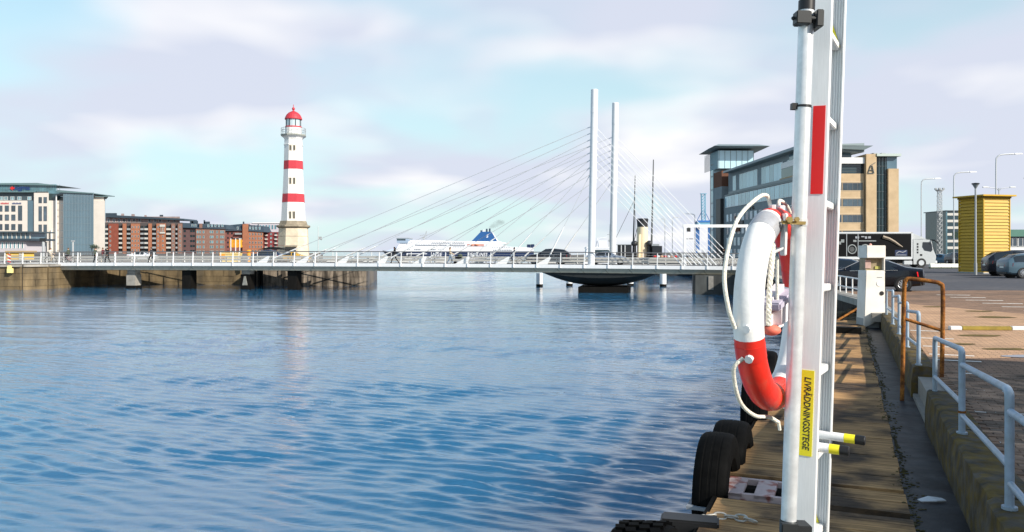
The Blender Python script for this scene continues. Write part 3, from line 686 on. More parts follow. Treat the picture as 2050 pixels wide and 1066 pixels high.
tag(MB().box(-.15, .3, -.10, .10, -.12, .12).build('fender_beam', M('wet_dark_beam', (.014, .014, .015), .5, var=.3, scale=3, stretch=(.5, 6, 6)), None, bb, (0, 0, QROT + R(8)), bevel=.015), 'dark wet timber beam sticking out below the grating', 'beam')
ch = thing('chain', 'weathered steel chain lying over the jetty edge towards the truck tyre', 'chain', (0, 0, 0))
CH = M('pale_chain_steel', (.55, .52, .46), .5, .4, var=.25, scale=20)
lk = MB(); pts = []
for i in range(20):
    a = 2 * math.pi * i / 20; pts.append((.030 * math.copysign(abs(math.cos(a)) ** .7, math.cos(a)) * 1.7, .026 * math.sin(a), 0))
lk = MB().tube(pts, .0085, 7, closed=True).mesh('link', CH, smooth=60)
path = curve_pts([UT(-.62, 6.52, ZJ + .018), UT(-.74, 6.55, ZJ + .03), UT(-.88, 6.58, ZJ + .02), UT(-1.03, 6.52, ZJ + .02), UT(-1.10, 6.42, ZJ - .05), UT(-1.13, 6.25, ZJ - .16), UT(-1.15, 6.1, ZJ - .30), UT(-1.16, 6.0, ZJ - .45)], 20)
acc = 0; nl = 0; last = path[0]
for p, q in zip(path[:-1], path[1:]):
    acc += (q - p).length
    if acc > .078:
        acc = 0; d = (q - p).normalized(); rot = d.to_track_quat('X', 'Z'); rot = rot @ Matrix.Rotation(R(35 + 90 * (nl % 2)), 3, 'X').to_quaternion()
        o = obj('link', lk, ch, q); o.rotation_mode = 'QUATERNION'; o.rotation_quaternion = rot; nl += 1
# ------------------------------------------------------------------ the bridge
BA = Vector((-63.2, 98.6, 0)); BROT = math.atan2(-16.3, 86.3)
BS = Vector((math.cos(BROT), math.sin(BROT), 0)); BP = Vector((-BS.y, BS.x, 0))
def deckz(s): return 2.95 + .17 * (1 - ((s - 38) / 45) ** 2)
def BW_(s, y, dz=0): return BA + BS * s + BP * y + Vector((0, 0, deckz(s) + dz))
def s_at(px, y=0.0):                 # where a column of the photo meets the bridge at offset y
    k = (px - CX) / F; o = BA + BP * y
    return (k * o.y - o.x) / (BS.x - k * BS.y)
BRW = 8.8
br = thing('bridge', 'white swing bridge with cable stays and slanting underside crossing the harbour', 'bridge', BA, BROT)
UNDER = M('deck_underside', (.36, .34, .27), .6, var=.14, scale=1.2)
S0, S1, ST = -10.2, 91.8, 2.55
ns = int((S1 - S0) / ST)
def sweep(mb, y0, y1, z0, z1, a=S0, b=S1, n=48):
    for i in range(n):
        s0, s1 = a + (b - a) * i / n, a + (b - a) * (i + 1) / n
        d0, d1 = deckz(s0), deckz(s1)
        mb.hexa([(s0, y0, d0 + z0), (s1, y0, d1 + z0), (s1, y1, d1 + z0), (s0, y1, d0 + z0), (s0, y0, d0 + z1), (s1, y0, d1 + z1), (s1, y1, d1 + z1), (s0, y1, d0 + z1)])
    return mb
sweep(MB(), .05, BRW - .05, -.34, -.04).build('deck_slab', CONC, br)
sweep(sweep(MB(), .45, BRW - .45, -.84, -.345), 1.2, BRW - 1.2, -.86, -.835).build('box_girder', UNDER, br)
fas = MB().box(0, ST - .012, -.06, .05, -.36, .02).mesh('fascia_panel', STEELW); fasb = MB().box(0, ST - .012, -.05, .06, -.36, .02).mesh('fascia_panel', STEELW)
und = MB().hexa([(.02, .34, -.86), (ST - .03, .34, -.86), (ST - .03, .42, -.82), (.02, .42, -.82), (-.38, 0, -.37), (ST - .44, 0, -.37), (ST - .44, .06, -.335), (-.38, .06, -.335)]).mesh('underside_panel', UNDER)
postm = MB().hexa([(-.05, -.10, -.34), (.05, -.10, -.34), (.05, .03, -.34), (-.05, .03, -.34), (.02, -.03, 1.30), (.10, -.03, 1.30), (.10, .05, 1.30), (.02, .05, 1.30)]).mesh('rail_post', WHITE)
postb = MB().hexa([(-.04, -.03, -.1), (.04, -.03, -.1), (.04, .08, -.1), (-.04, .08, -.1), (.01, -.04, 1.25), (.07, -.04, 1.25), (.07, .03, 1.25), (.01, .03, 1.25)]).mesh('rail_post', WHITE)
jn = MB().box(-.06, .06, -.075, -.06, -.33, -.22).mesh('bracket', GREYP)
off = (s_at(308) - S0) % ST
for i in range(ns + 1):
    s = S0 + off + i * ST - ST
    if s < S0: continue
    sl = math.atan2(deckz(s + 1) - deckz(s - 1), 2)
    if s + ST < S1 + .1:
        obj('fascia_panel', fas, br, (s, 0, deckz(s + ST / 2)), (0, -sl, 0)); obj('fascia_panel', fasb, br, (s, BRW, deckz(s + ST / 2)), (0, -sl, 0))
        obj('underside_panel', und, br, (s, 0, deckz(s + ST / 2)), (0, -sl, 0))
    obj('rail_post', postm, br, (s, -.065, deckz(s)))
    obj('rail_post', postb, br, (s + .9, BRW - .1, deckz(s)))
sweep(MB(), -.115, -.02, 1.30, 1.375).build('handrail', M('dark_handrail', (.12, .12, .125), .4, var=.05), br)
sweep(MB(), BRW - .12, BRW - .03, 1.25, 1.32).build('handrail', MATS['dark_handrail'], br)
for y in (2.75, BRW - 1.1):
    sweep(sweep(MB(), y, y + .08, .58, .78), y, y + .08, .26, .44).build('guard_rail', M('guard_rail_grey', (.50, .49, .46), .5, .3, var=.1), br)
    gp = MB().box(-.05, .05, 0, .09, -.02, .75).mesh('guard_post', GREYP)
    for k in range(0, 50): obj('guard_post', gp, br, (S0 + 1 + k * 2.0, y + .085, deckz(S0 + 1 + k * 2.0)))
wr = MB()
for dz in (.28, .54, .80, 1.05):
    wr.tube([(S0 + (S1 - S0) * i / 24, -.045, deckz(S0 + (S1 - S0) * i / 24) + dz) for i in range(25)], .008, 4)
wr.build('rail_wire', GALV, br)
sweep(MB(), 2.95, BRW - 1.2, -.036, -.02).build('roadway', ASPH, br)

# pylons and stays
PYL = [(s_at(1183.5, .35), .35, ZY(177, 84.7)), (s_at(1226, 8.45), 8.45, ZY(205, 92.6))]
def pyl_x(i, z): s, y, zt = PYL[i]; return Vector((s + .36 * (z - 2.9) / (zt - 2.9), y, z))
for i, (s, y, zt) in enumerate(PYL):
    py = thing('pylon_mast', None, None); py.parent = br
    zs = [2.0, zt - 2.55, zt - 2.5, zt]
    MB().tube([pyl_x(i, deckz(s) - .03), pyl_x(i, zt - 2.55)], .37, 24).build('mast_shaft', STEELW, py, smooth=40)
    MB().tube([pyl_x(i, zt - 2.55), pyl_x(i, zt - .05), pyl_x(i, zt)], [.385, .385, .33], 24).build('mast_head', STEELW, py, smooth=40)
    ys1 = [252, 265, 278, 291, 304, 319, 334, 350] if i == 0 else [274, 287, 300, 312, 324, 338, 352, 366]
    Yp = 84.6 if i == 0 else 92.4
    lugs = MB()
    for k in range(8):
        zc = ZY(ys1[k], Yp); pc = pyl_x(i, zc)
        anx = [531, 610, 690, 768, 845, 931, 1011, 1093][k]
        ye = .22 if i == 0 else BRW - .25
        sL = s_at(anx, .2)
        zL = deckz(sL)
        tL = Vector((sL, ye, zL + .15)); a0 = pc + Vector((-.37, 0, 0))
        sR = (s_at(1434, .2) if i == 0 else s_at(1478, 8.5)) - k * (.50 if i == 0 else .62)
        tR = Vector((sR, ye, deckz(sR) + .1)); b0 = pc + Vector((.37, 0, -.2))
        for (p, q, nm) in ((a0, tL, 'left'), (b0, tR, 'right')):
            d = (p - q).normalized()
            o = MB().tube([p, q], .032, 6).build('stay_cable', M('cable_grey', (.58, .59, .60), .45, .2, var=0) if nm == 'left' else STEELW, br)
            if nm == 'left':
                st = thing('stay_anchor', None, None); st.parent = br
                MB().tube([q + d * 1.0, q + d * 4.0], .085, 10).tube([q + d * 4.0, q + d * 4.4], .05, 8).build('socket_sleeve', WHITE, st, smooth=40)
                MB().sprism([(q.x - 1.15, zL + .0), (q.x + .15, zL), (q.x + .55, zL + .75), (q.x + .35, zL + .82)], ye - .05, ye + .05).build('anchor_plate', WHITE, st)
            else:
                MB().tube([q, q + d * 2.2], .06, 8).build('socket_sleeve', STEELW, br, smooth=40)
            lugs.beam(p + Vector((.05 if nm == 'left' else -.05, 0, 0)), p - d * .34, .045, .09)
    lugs.build('cable_lugs', STEELW, py)
# pivot housing under the pylons, shaped like the bottom of a boat
hs, hc = [], (s_at(1075), s_at(1322)); n = 22; K = 9
vs = []
for i in range(n + 1):
    s = hc[0] + (hc[1] - hc[0]) * i / n; q = (2 * i / n - 1); dep = .18 + 1.55 * max(0, 1 - abs(q) ** 2.2)
    for j in range(K):
        v = j / (K - 1); y = .55 + 7.7 * v; e = 1 - abs(2 * v - 1) ** 4
        vs.append((s, y, deckz(s) - .62 - dep * (.45 + .55 * e)))
    for j in range(K): vs.append((s, .55 + 7.7 * j / (K - 1), deckz(s) - .60))
m_ = 2 * K; fs = []
for i in range(n):
    for j in range(K - 1):
        fs.append((i * m_ + j, i * m_ + j + 1, (i + 1) * m_ + j + 1, (i + 1) * m_ + j)); fs.append((i * m_ + K + j, (i + 1) * m_ + K + j, (i + 1) * m_ + K + j + 1, i * m_ + K + j + 1))
    fs.append((i * m_, (i + 1) * m_, (i + 1) * m_ + K, i * m_ + K)); fs.append((i * m_ + K - 1, i * m_ + 2 * K - 1, (i + 1) * m_ + 2 * K - 1, (i + 1) * m_ + K - 1))
fs += [tuple(range(K)) + tuple(range(2 * K - 1, K - 1, -1)), tuple(n * m_ + j for j in range(K)) + tuple(n * m_ + j for j in range(2 * K - 1, K - 1, -1))]
MB().add(vs, fs).build('pivot_housing', M('dark_grey_steel', (.02, .023, .024), .5, var=.1, scale=1, spec=.25), br, smooth=40)
pm = MB()
sA, sB = s_at(1155), s_at(1257)
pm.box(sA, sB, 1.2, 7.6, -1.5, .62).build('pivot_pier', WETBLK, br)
# piers
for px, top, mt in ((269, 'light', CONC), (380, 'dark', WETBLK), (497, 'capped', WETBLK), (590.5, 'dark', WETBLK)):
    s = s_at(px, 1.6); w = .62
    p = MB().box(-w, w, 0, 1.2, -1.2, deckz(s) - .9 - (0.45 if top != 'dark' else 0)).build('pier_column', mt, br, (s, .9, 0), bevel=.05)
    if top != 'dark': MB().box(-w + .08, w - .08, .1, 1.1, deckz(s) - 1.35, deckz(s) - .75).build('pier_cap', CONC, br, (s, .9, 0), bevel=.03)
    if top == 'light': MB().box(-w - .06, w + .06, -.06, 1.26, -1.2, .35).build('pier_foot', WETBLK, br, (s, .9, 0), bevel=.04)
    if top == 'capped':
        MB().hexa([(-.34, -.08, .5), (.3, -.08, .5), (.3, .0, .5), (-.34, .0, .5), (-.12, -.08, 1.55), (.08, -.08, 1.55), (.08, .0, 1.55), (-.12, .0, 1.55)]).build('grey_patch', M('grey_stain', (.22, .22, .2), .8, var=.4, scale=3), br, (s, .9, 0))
sr = s_at(1392, 0)
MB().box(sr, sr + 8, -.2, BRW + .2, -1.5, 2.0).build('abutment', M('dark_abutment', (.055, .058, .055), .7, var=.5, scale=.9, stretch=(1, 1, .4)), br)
MB().box(s_at(1418), s_at(1428), -.3, -.2, .5, 1.9).build('light_patch', CONC, br)
# white mooring dolphins
for px, Y, zt, lb in ((1080, 101, 1.72, 'white round dolphin pile at the thin end of the dark pivot housing'), (1140, 103, .72, 'short white pile half hidden behind the dark pivot housing'), (1262, 103, .75, 'short white pile beside the dark pivot pier'), (1327.5, 101, 1.72, 'white round dolphin pile between the pivot housing and the abutment')):
    d = thing('mooring_dolphin', lb, 'mooring pile', (XY(px, Y), Y, 0), 0, 'white dolphin piles under the bridge')
    MB().tube([(0, 0, .22), (0, 0, zt)], .41, 16).build('pile_shaft', WHITE, d, smooth=40)
    MB().tube([(0, 0, -.05), (0, 0, .32)], .43, 16).build('dark_band', WETBLK, d, smooth=40)
    MB().tube([(0, 0, -1.5), (0, 0, .0)], .37, 16).build('submerged_shaft', WHITE, d, smooth=40)

# ------------------------------------------------------------------ people, bicycles, pram
SKIN = M('skin', (.52, .33, .24), .6, var=.05)
HAIRD = M('dark_hair', (.03, .02, .015), .7, var=.2); HAIRB = M('brown_hair', (.12, .07, .035), .7, var=.2)
def person(label, loc, rz, top, trou, shoe, hair=HAIRD, stride=.28, arm=.18, hold=None, sit=False, h=1.0, hood=False, longhair=False):
    h *= 1.07
    rt = thing('person', label, 'person', loc, rz)
    V = [(0, 0, .96), (0, 0, 1.15), (.01, 0, 1.36), (.02, 0, 1.50), (.03, 0, 1.60), (.035, 0, 1.70)]; E_ = [(0, 1), (1, 2), (2, 3), (3, 4), (4, 5)]
    r = [.145, .13, .155, .055, .085, .075]
    nose = len(V); V.append((.13, 0, 1.61)); r.append(.018); E_.append((4, nose))
    hands = []
    for sd in (1, -1):
        q = len(V); s = stride * sd
        if sit: leg = [(.05, .09 * sd, .93), (.34, .11 * sd, .80 if sd > 0 else .74), (.22 if sd > 0 else .12, .11 * sd, .42 if sd > 0 else .28), (.36 if sd > 0 else .26, .11 * sd, .38 if sd > 0 else .24)]
        else: leg = [(0, .09 * sd, .90), (s * .55 + .05, .10 * sd, .50), (s - (.10 if s < 0 else 0), .10 * sd, .09 if s >= 0 else .12), (s + .15 - (.10 if s < 0 else 0), .10 * sd, .04)]
        V += leg; r += [.10, .07, .05, .042]; E_ += [(0, q), (q, q + 1), (q + 1, q + 2), (q + 2, q + 3)]
        q = len(V)
        if hold: a = [(.0, .19 * sd, 1.42), (.06, .24 * sd, 1.16), hold_pt(hold, sd)]
        else: a = [(.0, .19 * sd, 1.42), (-arm * .25 * sd, .24 * sd, 1.14), (-arm * sd + .04, .23 * sd, .90)]
        V += a; r += [.07, .05, .036]; E_ += [(2, q), (q, q + 1), (q + 1, q + 2)]; hands.append(a[2])
    me = bpy.data.meshes.new('body'); me.from_pydata(V, E_, [])
    ob = bpy.data.objects.new('body', me); COL.objects.link(ob)
    md = ob.modifiers.new('k', 'SKIN'); md.use_smooth_shade = True
    for i, sv in enumerate(me.skin_vertices[0].data): sv.radius = (r[i], r[i] * (1.25 if i in (1, 2, 0) else 1)) ; sv.use_root = (i == 0)
    sb = ob.modifiers.new('b', 'SUBSURF'); sb.levels = 1; sb.render_levels = 1
    dg = bpy.context.evaluated_depsgraph_get(); dg.update()
    nm = bpy.data.meshes.new_from_object(ob.evaluated_get(dg)); nm.name = 'body'
    bpy.data.objects.remove(ob)
    mb = MB(); mb.v = [tuple(v.co) for v in nm.vertices]; mb.f = [tuple(p.vertices) for p in nm.polygons]; mb.mi = []
    for p in nm.polygons:
        c = p.center; nearhand = min((c - Vector(hp_)).length for hp_ in hands) < .075
        mb.mi.append(0 if (c.z > 1.525 or nearhand) else 3 if (c.z < .085 and not sit) else 2 if (c.z < .97 and abs(c.y) < .2 and not (hold and c.x > .25 and c.z > .9)) else 1)
    mb.cur = 0
    for hp_ in hands:                 # five fingers of each hand
        for k in range(4): mb.tube([Vector(hp_) + Vector((.01, -.03 + .02 * k, -.02)), Vector(hp_) + Vector((.03, -.03 + .02 * k, -.07 - .01 * (k in (1, 2)))), Vector(hp_) + Vector((.015, -.028 + .019 * k, -.095 - .012 * (k in (1, 2))))], [.011, .009, .007], 5)
        mb.tube([Vector(hp_) + Vector((.03, 0, -.01)), Vector(hp_) + Vector((.065, 0, -.05))], [.012, .009], 5)
    mb.build('body', [SKIN, top, trou, shoe], rt, smooth=70)
    hb = MB().ball((.015, 0, 1.675), (.105, .092, .10), 10, 6)
    if longhair: hb.ball((-.05, 0, 1.57), (.06, .085, .15), 8, 6)
    if hood: hb.ball((-.06, 0, 1.56), (.08, .11, .10), 8, 6)
    hb.build('hair' if not hood else 'hood', hair, rt, smooth=60)
    fc = MB().ball((.108, .034, 1.645), .012, 5, 3).ball((.108, -.034, 1.645), .012, 5, 3).box(.10, .118, -.025, .025, 1.565, 1.575)
    fc.build('face_features', HAIRD, rt)
    MB().ball((.03, .088, 1.63), (.02, .012, .032), 5, 4).ball((.03, -.088, 1.63), (.02, .012, .032), 5, 4).build('ears', SKIN, rt)
    rt.scale = (h, h, h); return rt
def hold_pt(hold, sd): return (hold[0], hold[1] * sd, hold[2])
BLKC = M('black_cloth', (.007, .007, .008), .85, var=.2, scale=20); GRYC = M('grey_cloth', (.035, .035, .04), .85, var=.15, scale=20)
NAVY = M('navy_cloth', (.03, .045, .09), .85, var=.15, scale=20); DENIM = M('pale_denim', (.14, .21, .30), .85, var=.2, scale=25)
BEIGE = M('beige_cloth', (.48, .40, .30), .85, var=.1, scale=20); CREAM = M('cream_cloth', (.62, .58, .50), .85, var=.1, scale=20); OLIV = M('olive_cloth', (.06, .075, .05), .85, var=.1, scale=20)
MAROON = M('maroon_cloth', (.12, .03, .035), .85, var=.1, scale=20)
def bicycle(label, loc, rz, mat=DARKM):
    b = thing('bicycle', label, 'bicycle', loc, rz)
    wm = MB().tube([(.32 * math.cos(a * .3142), 0, .34 + .32 * math.sin(a * .3142)) for a in range(20)], .022, 6, closed=True).mesh('wheel', RUBBER)
    for x in (-.52, .52):
        w = obj('wheel', wm, b, (x, 0, 0)); sp = MB()
        for k in range(8): sp.tube([(0, 0, .34), (.31 * math.cos(k * .785), 0, .34 + .31 * math.sin(k * .785))], .005, 4)
        sp.build('spokes', GALV, w)
    MB().tube([(-.52, 0, .34), (-.12, 0, .30), (-.22, 0, .78), (-.52, 0, .34)], .016, 6).tube([(-.12, 0, .30), (.36, 0, .80), (-.21, 0, .72)], .018, 6).tube([(.52, 0, .34), (.36, 0, .80), (.33, 0, .98)], .018, 6).build('frame', mat, b)
    MB().tube([(.20, .28, 1.0), (.36, .16, 1.02), (.33, 0, .98), (.36, -.16, 1.02), (.20, -.28, 1.0)], .014, 6).build('handlebar', DARKM, b)
    MB().ball((-.24, 0, .85), (.14, .08, .04), 8, 4).tube([(-.22, 0, .75), (-.23, 0, .84)], .014, 6).build('saddle', BLACK, b)
    MB().tube([(-.12, -.1, .2), (-.12, .1, .40)], .012, 5).box(-.17, -.07, -.16, -.08, .19, .21).box(-.17, -.07, .08, .16, .39, .41).build('pedals', DARKM, b)
    MB().box(-.80, -.32, -.07, .07, .72, .74).tube([(-.52, .05, .34), (-.6, .05, .72)], .01, 5).build('carrier', DARKM, b)
    return b
LEFT, RIGHT = BROT + math.pi, BROT
def onb(px, y=1.2): s = s_at(px, y); return BW_(s, y, -.035)
person('person in dark clothes walking alone on the bridge in front of the brick apartments', onb(303), LEFT, GRYC, BLKC, BLKC, stride=.30)
person('person in black with a hood striding along the bridge above the open water', onb(790), LEFT, BLKC, BLKC, BLKC, hair=BLKC, stride=.34, hood=True)
person('woman in beige coat and pale jeans pushing a black pram over the bridge', onb(901), RIGHT, BEIGE, DENIM, BLKC, hair=HAIRB, stride=.2, hold=(.42, .16, 1.02), longhair=True)
pr = thing('pram', 'black pram pushed by the woman in the beige coat', 'pram', onb(917.5), RIGHT)
MB().hexa([(-.28, -.22, .55), (.30, -.22, .55), (.30, .22, .55), (-.28, .22, .55), (-.36, -.26, .85), (.40, -.26, .82), (.40, .26, .82), (-.36, .26, .85)]).build('basket', BLKC, pr, bevel=.03)
MB().ball((.2, 0, .86), (.30, .26, .30), 12, 8).build('hood', OLIV, pr, smooth=60)
MB().tube([(-.62, -.2, 1.02), (-.62, .2, 1.02)], .015, 6).tube([(-.62, .2, 1.02), (.25, .22, .22)], .014, 6).tube([(-.62, -.2, 1.02), (.25, -.22, .22)], .014, 6).tube([(.35, .22, .60), (-.35, .22, .2)], .014, 6).tube([(.35, -.22, .60), (-.35, -.22, .2)], .014, 6).build('chassis', GALV, pr)
wm = MB().lathe([(.02, -.02), (.15, -.025), (.17, 0), (.15, .025), (.02, .02)], 16, axis='y').mesh('wheel', RUBBER)
for x in (-.33, .33):
    for y in (-.24, .24): obj('wheel', wm, pr, (x, y, .17))
bicycle('dark bicycle ridden by the cyclist in front of the black pickup', onb(1031), LEFT)
person('cyclist in black jacket riding a bicycle in front of the black pickup', onb(1030), LEFT, BLKC, NAVY, BLKC, hair=BLKC, sit=True, hold=(.38, .2, 1.12))
bicycle('bicycle beside the person in black at the abutment end of the bridge', onb(1446), LEFT)
person('person in black standing with a bicycle at the abutment end of the bridge', onb(1450, 1.7), LEFT, BLKC, BLKC, BLKC, hair=BLKC, stride=.1, hood=True)
person('person in cream jacket riding past the yellow box at the far bridge end', onb(101), RIGHT, CREAM, BEIGE, BLKC, hair=HAIRB, sit=True, hold=(.38, .2, 1.12))
bicycle('bicycle ridden by the person in the cream jacket', onb(101), RIGHT, WHITE)
person('person in olive jacket and grey trousers riding in front of the glass office block', onb(137), LEFT, OLIV, GRYC, BLKC, hair=HAIRB, sit=True, hold=(.38, .2, 1.12))
bicycle('bicycle ridden by the person in the olive jacket', onb(137), LEFT, M('pink_paint', (.55, .3, .3), .4, var=0))
person('tall person in dark green standing at the edge of the group of three', onb(191, .9), RIGHT, OLIV, BLKC, BLKC, stride=.1)
person('person in maroon and white standing in the middle of the group of three', onb(206, 1.5), LEFT, MAROON, CREAM, BLKC, hair=HAIRB, stride=.12)
person('person in black nearest the brick apartments in the group of three', onb(215, 1.0), LEFT, BLKC, BLKC, BLKC, stride=.2)

# ------------------------------------------------------------------ cars
CARG = M('car_window_glass', (.015, .02, .025), .03, var=0, spec=.8)
TYRE = M('car_tyre', (.02, .02, .021), .7, var=.1); RIM = M('alloy_rim', (.55, .56, .58), .3, .8, var=0)
TAIL = M('red_tail_lamp', (.6, .01, .015), .15, var=0); LAMPW = M('clear_lamp', (.75, .77, .8), .1, var=0); CHROME = M('chrome_trim', (.75, .76, .78), .15, 1.0, var=0)
def paint(name, col): 
    m = M(name, col, .25, .1, var=.0, spec=.35)
    m.node_tree.nodes['Principled BSDF'].inputs['Coat Weight'].default_value = .35; m.node_tree.nodes['Principled BSDF'].inputs['Coat Roughness'].default_value = .05
    return m
# station: x, sill z, belt z, roof z (= belt where no cabin), half width at belt, half width at roof
SHAPES = {
    'saloon': dict(wheels=(1.42, -1.45), wr=.33, roofr=(-2.05, 1.05), st=[(-2.33, .42, .80, .84, .70, .60), (-2.26, .28, .92, 1.02, .82, .70), (-1.75, .22, .96, 1.07, .90, .72), (-1.55, .2, .96, 1.10, .91, .66), (-.85, .2, .95, 1.38, .91, .58), (-.15, .2, .94, 1.43, .91, .58), (.35, .2, .92, 1.38, .91, .58), (1.10, .2, .90, .98, .90, .70), (1.7, .2, .84, .90, .89, .68), (2.2, .25, .70, .76, .80, .6), (2.34, .36, .58, .62, .66, .5)]),
    'suv': dict(wheels=(1.40, -1.38), wr=.37, roofr=(-2.2, 1.05), st=[(-2.32, .50, .98, 1.05, .74, .64), (-2.26, .34, 1.05, 1.18, .86, .72), (-2.08, .28, 1.06, 1.34, .90, .68), (-1.72, .26, 1.06, 1.58, .92, .64), (-.6, .26, 1.04, 1.70, .93, .64), (.25, .26, 1.02, 1.65, .93, .64), (1.10, .26, 1.0, 1.10, .92, .72), (1.75, .27, .96, 1.02, .90, .70), (2.2, .32, .80, .86, .82, .62), (2.32, .42, .68, .72, .68, .5)]),
    'van': dict(wheels=(1.5, -1.55), wr=.35, roofr=(-2.4, 1.35), st=[(-2.5, .45, 1.0, 1.06, .80, .7), (-2.46, .3, 1.04, 1.5, .90, .72), (-2.3, .25, 1.05, 1.85, .94, .72), (-.4, .25, 1.04, 1.92, .95, .72), (.7, .25, 1.02, 1.86, .95, .72), (1.55, .25, 1.0, 1.14, .94, .74), (2.1, .26, .92, .98, .92, .72), (2.42, .3, .76, .80, .82, .6), (2.5, .4, .6, .64, .7, .5)]),
}
def car(name, label, cat, loc, rz, shape, pm_, group=None, detail=True, rimm=RIM):
    S = SHAPES[shape]; st = S['st']; c = thing(name, label, cat, loc, rz, group)
    def ring(a, off=0.0):
        x, zs, zb, zr, wb, wr = a
        zm = zs + (zb - zs) * .55
        pts = [(wb * .86, zs), (wb * .97, zs + .10), (wb, zm), (wb * .975, zb), (wr + (wb - wr) * .42 + off, zb + (zr - zb) * .55), (wr + off * .6, zb + (zr - zb) * .93), (wr * .82, zr + off * .6), (wr * .4, zr + .012 + off), (0, zr + .016 + off)]
        full = [(x, y, z) for y, z in pts] + [(x, -y, z) for y, z in pts[-2::-1]]
        return full
    rings = [ring(a) for a in st]; k = len(rings[0]); vs = [p for q in rings for p in q]; fs = []
    for i in range(len(st) - 1):
        for j in range(k): fs.append((i * k + j, i * k + (j + 1) % k, (i + 1) * k + (j + 1) % k, (i + 1) * k + j))
    fs += [tuple(range(k)), tuple((len(st) - 1) * k + j for j in range(k))]
    me = MB().add(vs, fs).mesh('body', pm_, smooth=35); obj('body', me, c)
    # glass laid just proud of the cabin
    cab = [i for i, a in enumerate(st) if a[3] - a[2] > .3]
    i0, i1 = cab[0], cab[-1]
    def patch(stations, js, name, mat=CARG, off=.006, sub=None):
        rs = []
        for a in stations: rs.append([ring(a, off)[j] for j in js])
        v = [p for q in rs for p in q]; m = len(js); f = []
        for i in range(len(rs) - 1):
            for j in range(m - 1): f.append((i * m + j, i * m + j + 1, (i + 1) * m + j + 1, (i + 1) * m + j))
        MB().add(v, f).build(name, mat, c, smooth=60)
    def lerp(a, b, t): return tuple(p + (q - p) * t for p, q in zip(a, b))
    fr0, fr1 = st[i1], st[i1 + 1]; rr0, rr1 = st[i0], st[i0 - 1]
    patch([lerp(fr1, fr0, .10), lerp(fr1, fr0, .5), lerp(fr1, fr0, .95)], [5, 6, 7, 8, 9, 10, 11], 'windscreen')
    patch([lerp(rr1, rr0, .2), lerp(rr1, rr0, .55), lerp(rr1, rr0, .96)], [5, 6, 7, 8, 9, 10, 11], 'rear_window')
    mid = (i0 + i1) / 2
    zs_ = [lerp(rr1, rr0, .45)] + st[i0:i1 + 1] + [lerp(fr0, fr1, .55)]
    n = len(zs_)
    cut = [0, max(1, n // 2), n - 1]
    for s, js in ((1, [3, 4, 5]), (-1, [13, 12, 11])):
        for a, b in zip(cut[:-1], cut[1:]):
            seg = [zs_[q] for q in range(a, b + 1)]
            seg[0] = lerp(seg[0], seg[1], .08); seg[-1] = lerp(seg[-1], seg[-2], .08)
            rs = []
            for q in seg:
                g = ring(q, .008); lo, md_, hi = (Vector(g[j]) for j in js)
                rs.append([lo.lerp(md_, .12) + Vector((0, .004 * s, 0)), md_, md_.lerp(hi, .82)])
            v = [p for q in rs for p in q]; f = []
            for i in range(len(rs) - 1):
                for j in range(2): f.append((i * 3 + j, i * 3 + j + 1, (i + 1) * 3 + j + 1, (i + 1) * 3 + j))
            MB().add(v, f).build('side_window', CARG, c, smooth=60)
    if detail:
        for s, js in ((1, [3]), (-1, [13])):
            pts = [Vector(ring(q, .01)[js[0]]) + Vector((0, .012 * s, .005)) for q in zs_]
            MB().tube(pts, .010, 5).build('window_trim', CHROME, c)
    zb = st[1][2]; wb = st[2][4]
    for s in (1, -1):
        MB().hexa([(st[0][0] - .02, s * (wb * .42), zb - .25), (st[1][0] + .22, s * (wb * 1.03), zb - .25), (st[1][0] + .26, s * (wb * 1.03), zb - .02), (st[0][0] - .0, s * (wb * .42), zb - .03), (st[0][0] + .1, s * (wb * .40), zb - .19), (st[1][0] + .22, s * (wb * .9), zb - .20), (st[1][0] + .26, s * (wb * .9), zb - .03), (st[0][0] + .1, s * (wb * .40), zb - .04)]).build('tail_lamp', TAIL, c, bevel=.01)
        xf = st[-2][0]; zf = st[-2][2]; wf = st[-2][4]
        MB().ball((xf + .02, s * wf * .72, zf - .05), (.12, .17, .075), 8, 6).build('headlight', LAMPW, c, smooth=60)
        MB().ball((fr1[0] - .12, s * (fr1[4] + .10), fr1[2] + .09), (.07, .10, .065), 8, 5).build('door_mirror', pm_, c, smooth=60)
        if detail: MB().box(.18, .36, s * .925 - .012, s * .925 + .012, .86, .885).box(-.75, -.57, s * .925 - .012, s * .925 + .012, .86, .885).build('door_handle', CHROME, c)
    MB().box(st[0][0] - .015, st[0][0] + .05, -.26, .26, zb - .36, zb - .25).build('number_plate', M('plate_white', (.75, .75, .7), .5, var=0), c)
    MB().hexa([(st[0][0] - .01, -.6, .30), (st[1][0] + .1, -.8, .26), (st[1][0] + .1, .8, .26), (st[0][0] - .01, .6, .30), (st[0][0] - .02, -.62, .42), (st[1][0] + .1, -.84, .42), (st[1][0] + .1, .84, .42), (st[0][0] - .02, .62, .42)]).build('rear_bumper', DARKM, c)
    wr = S['wr']
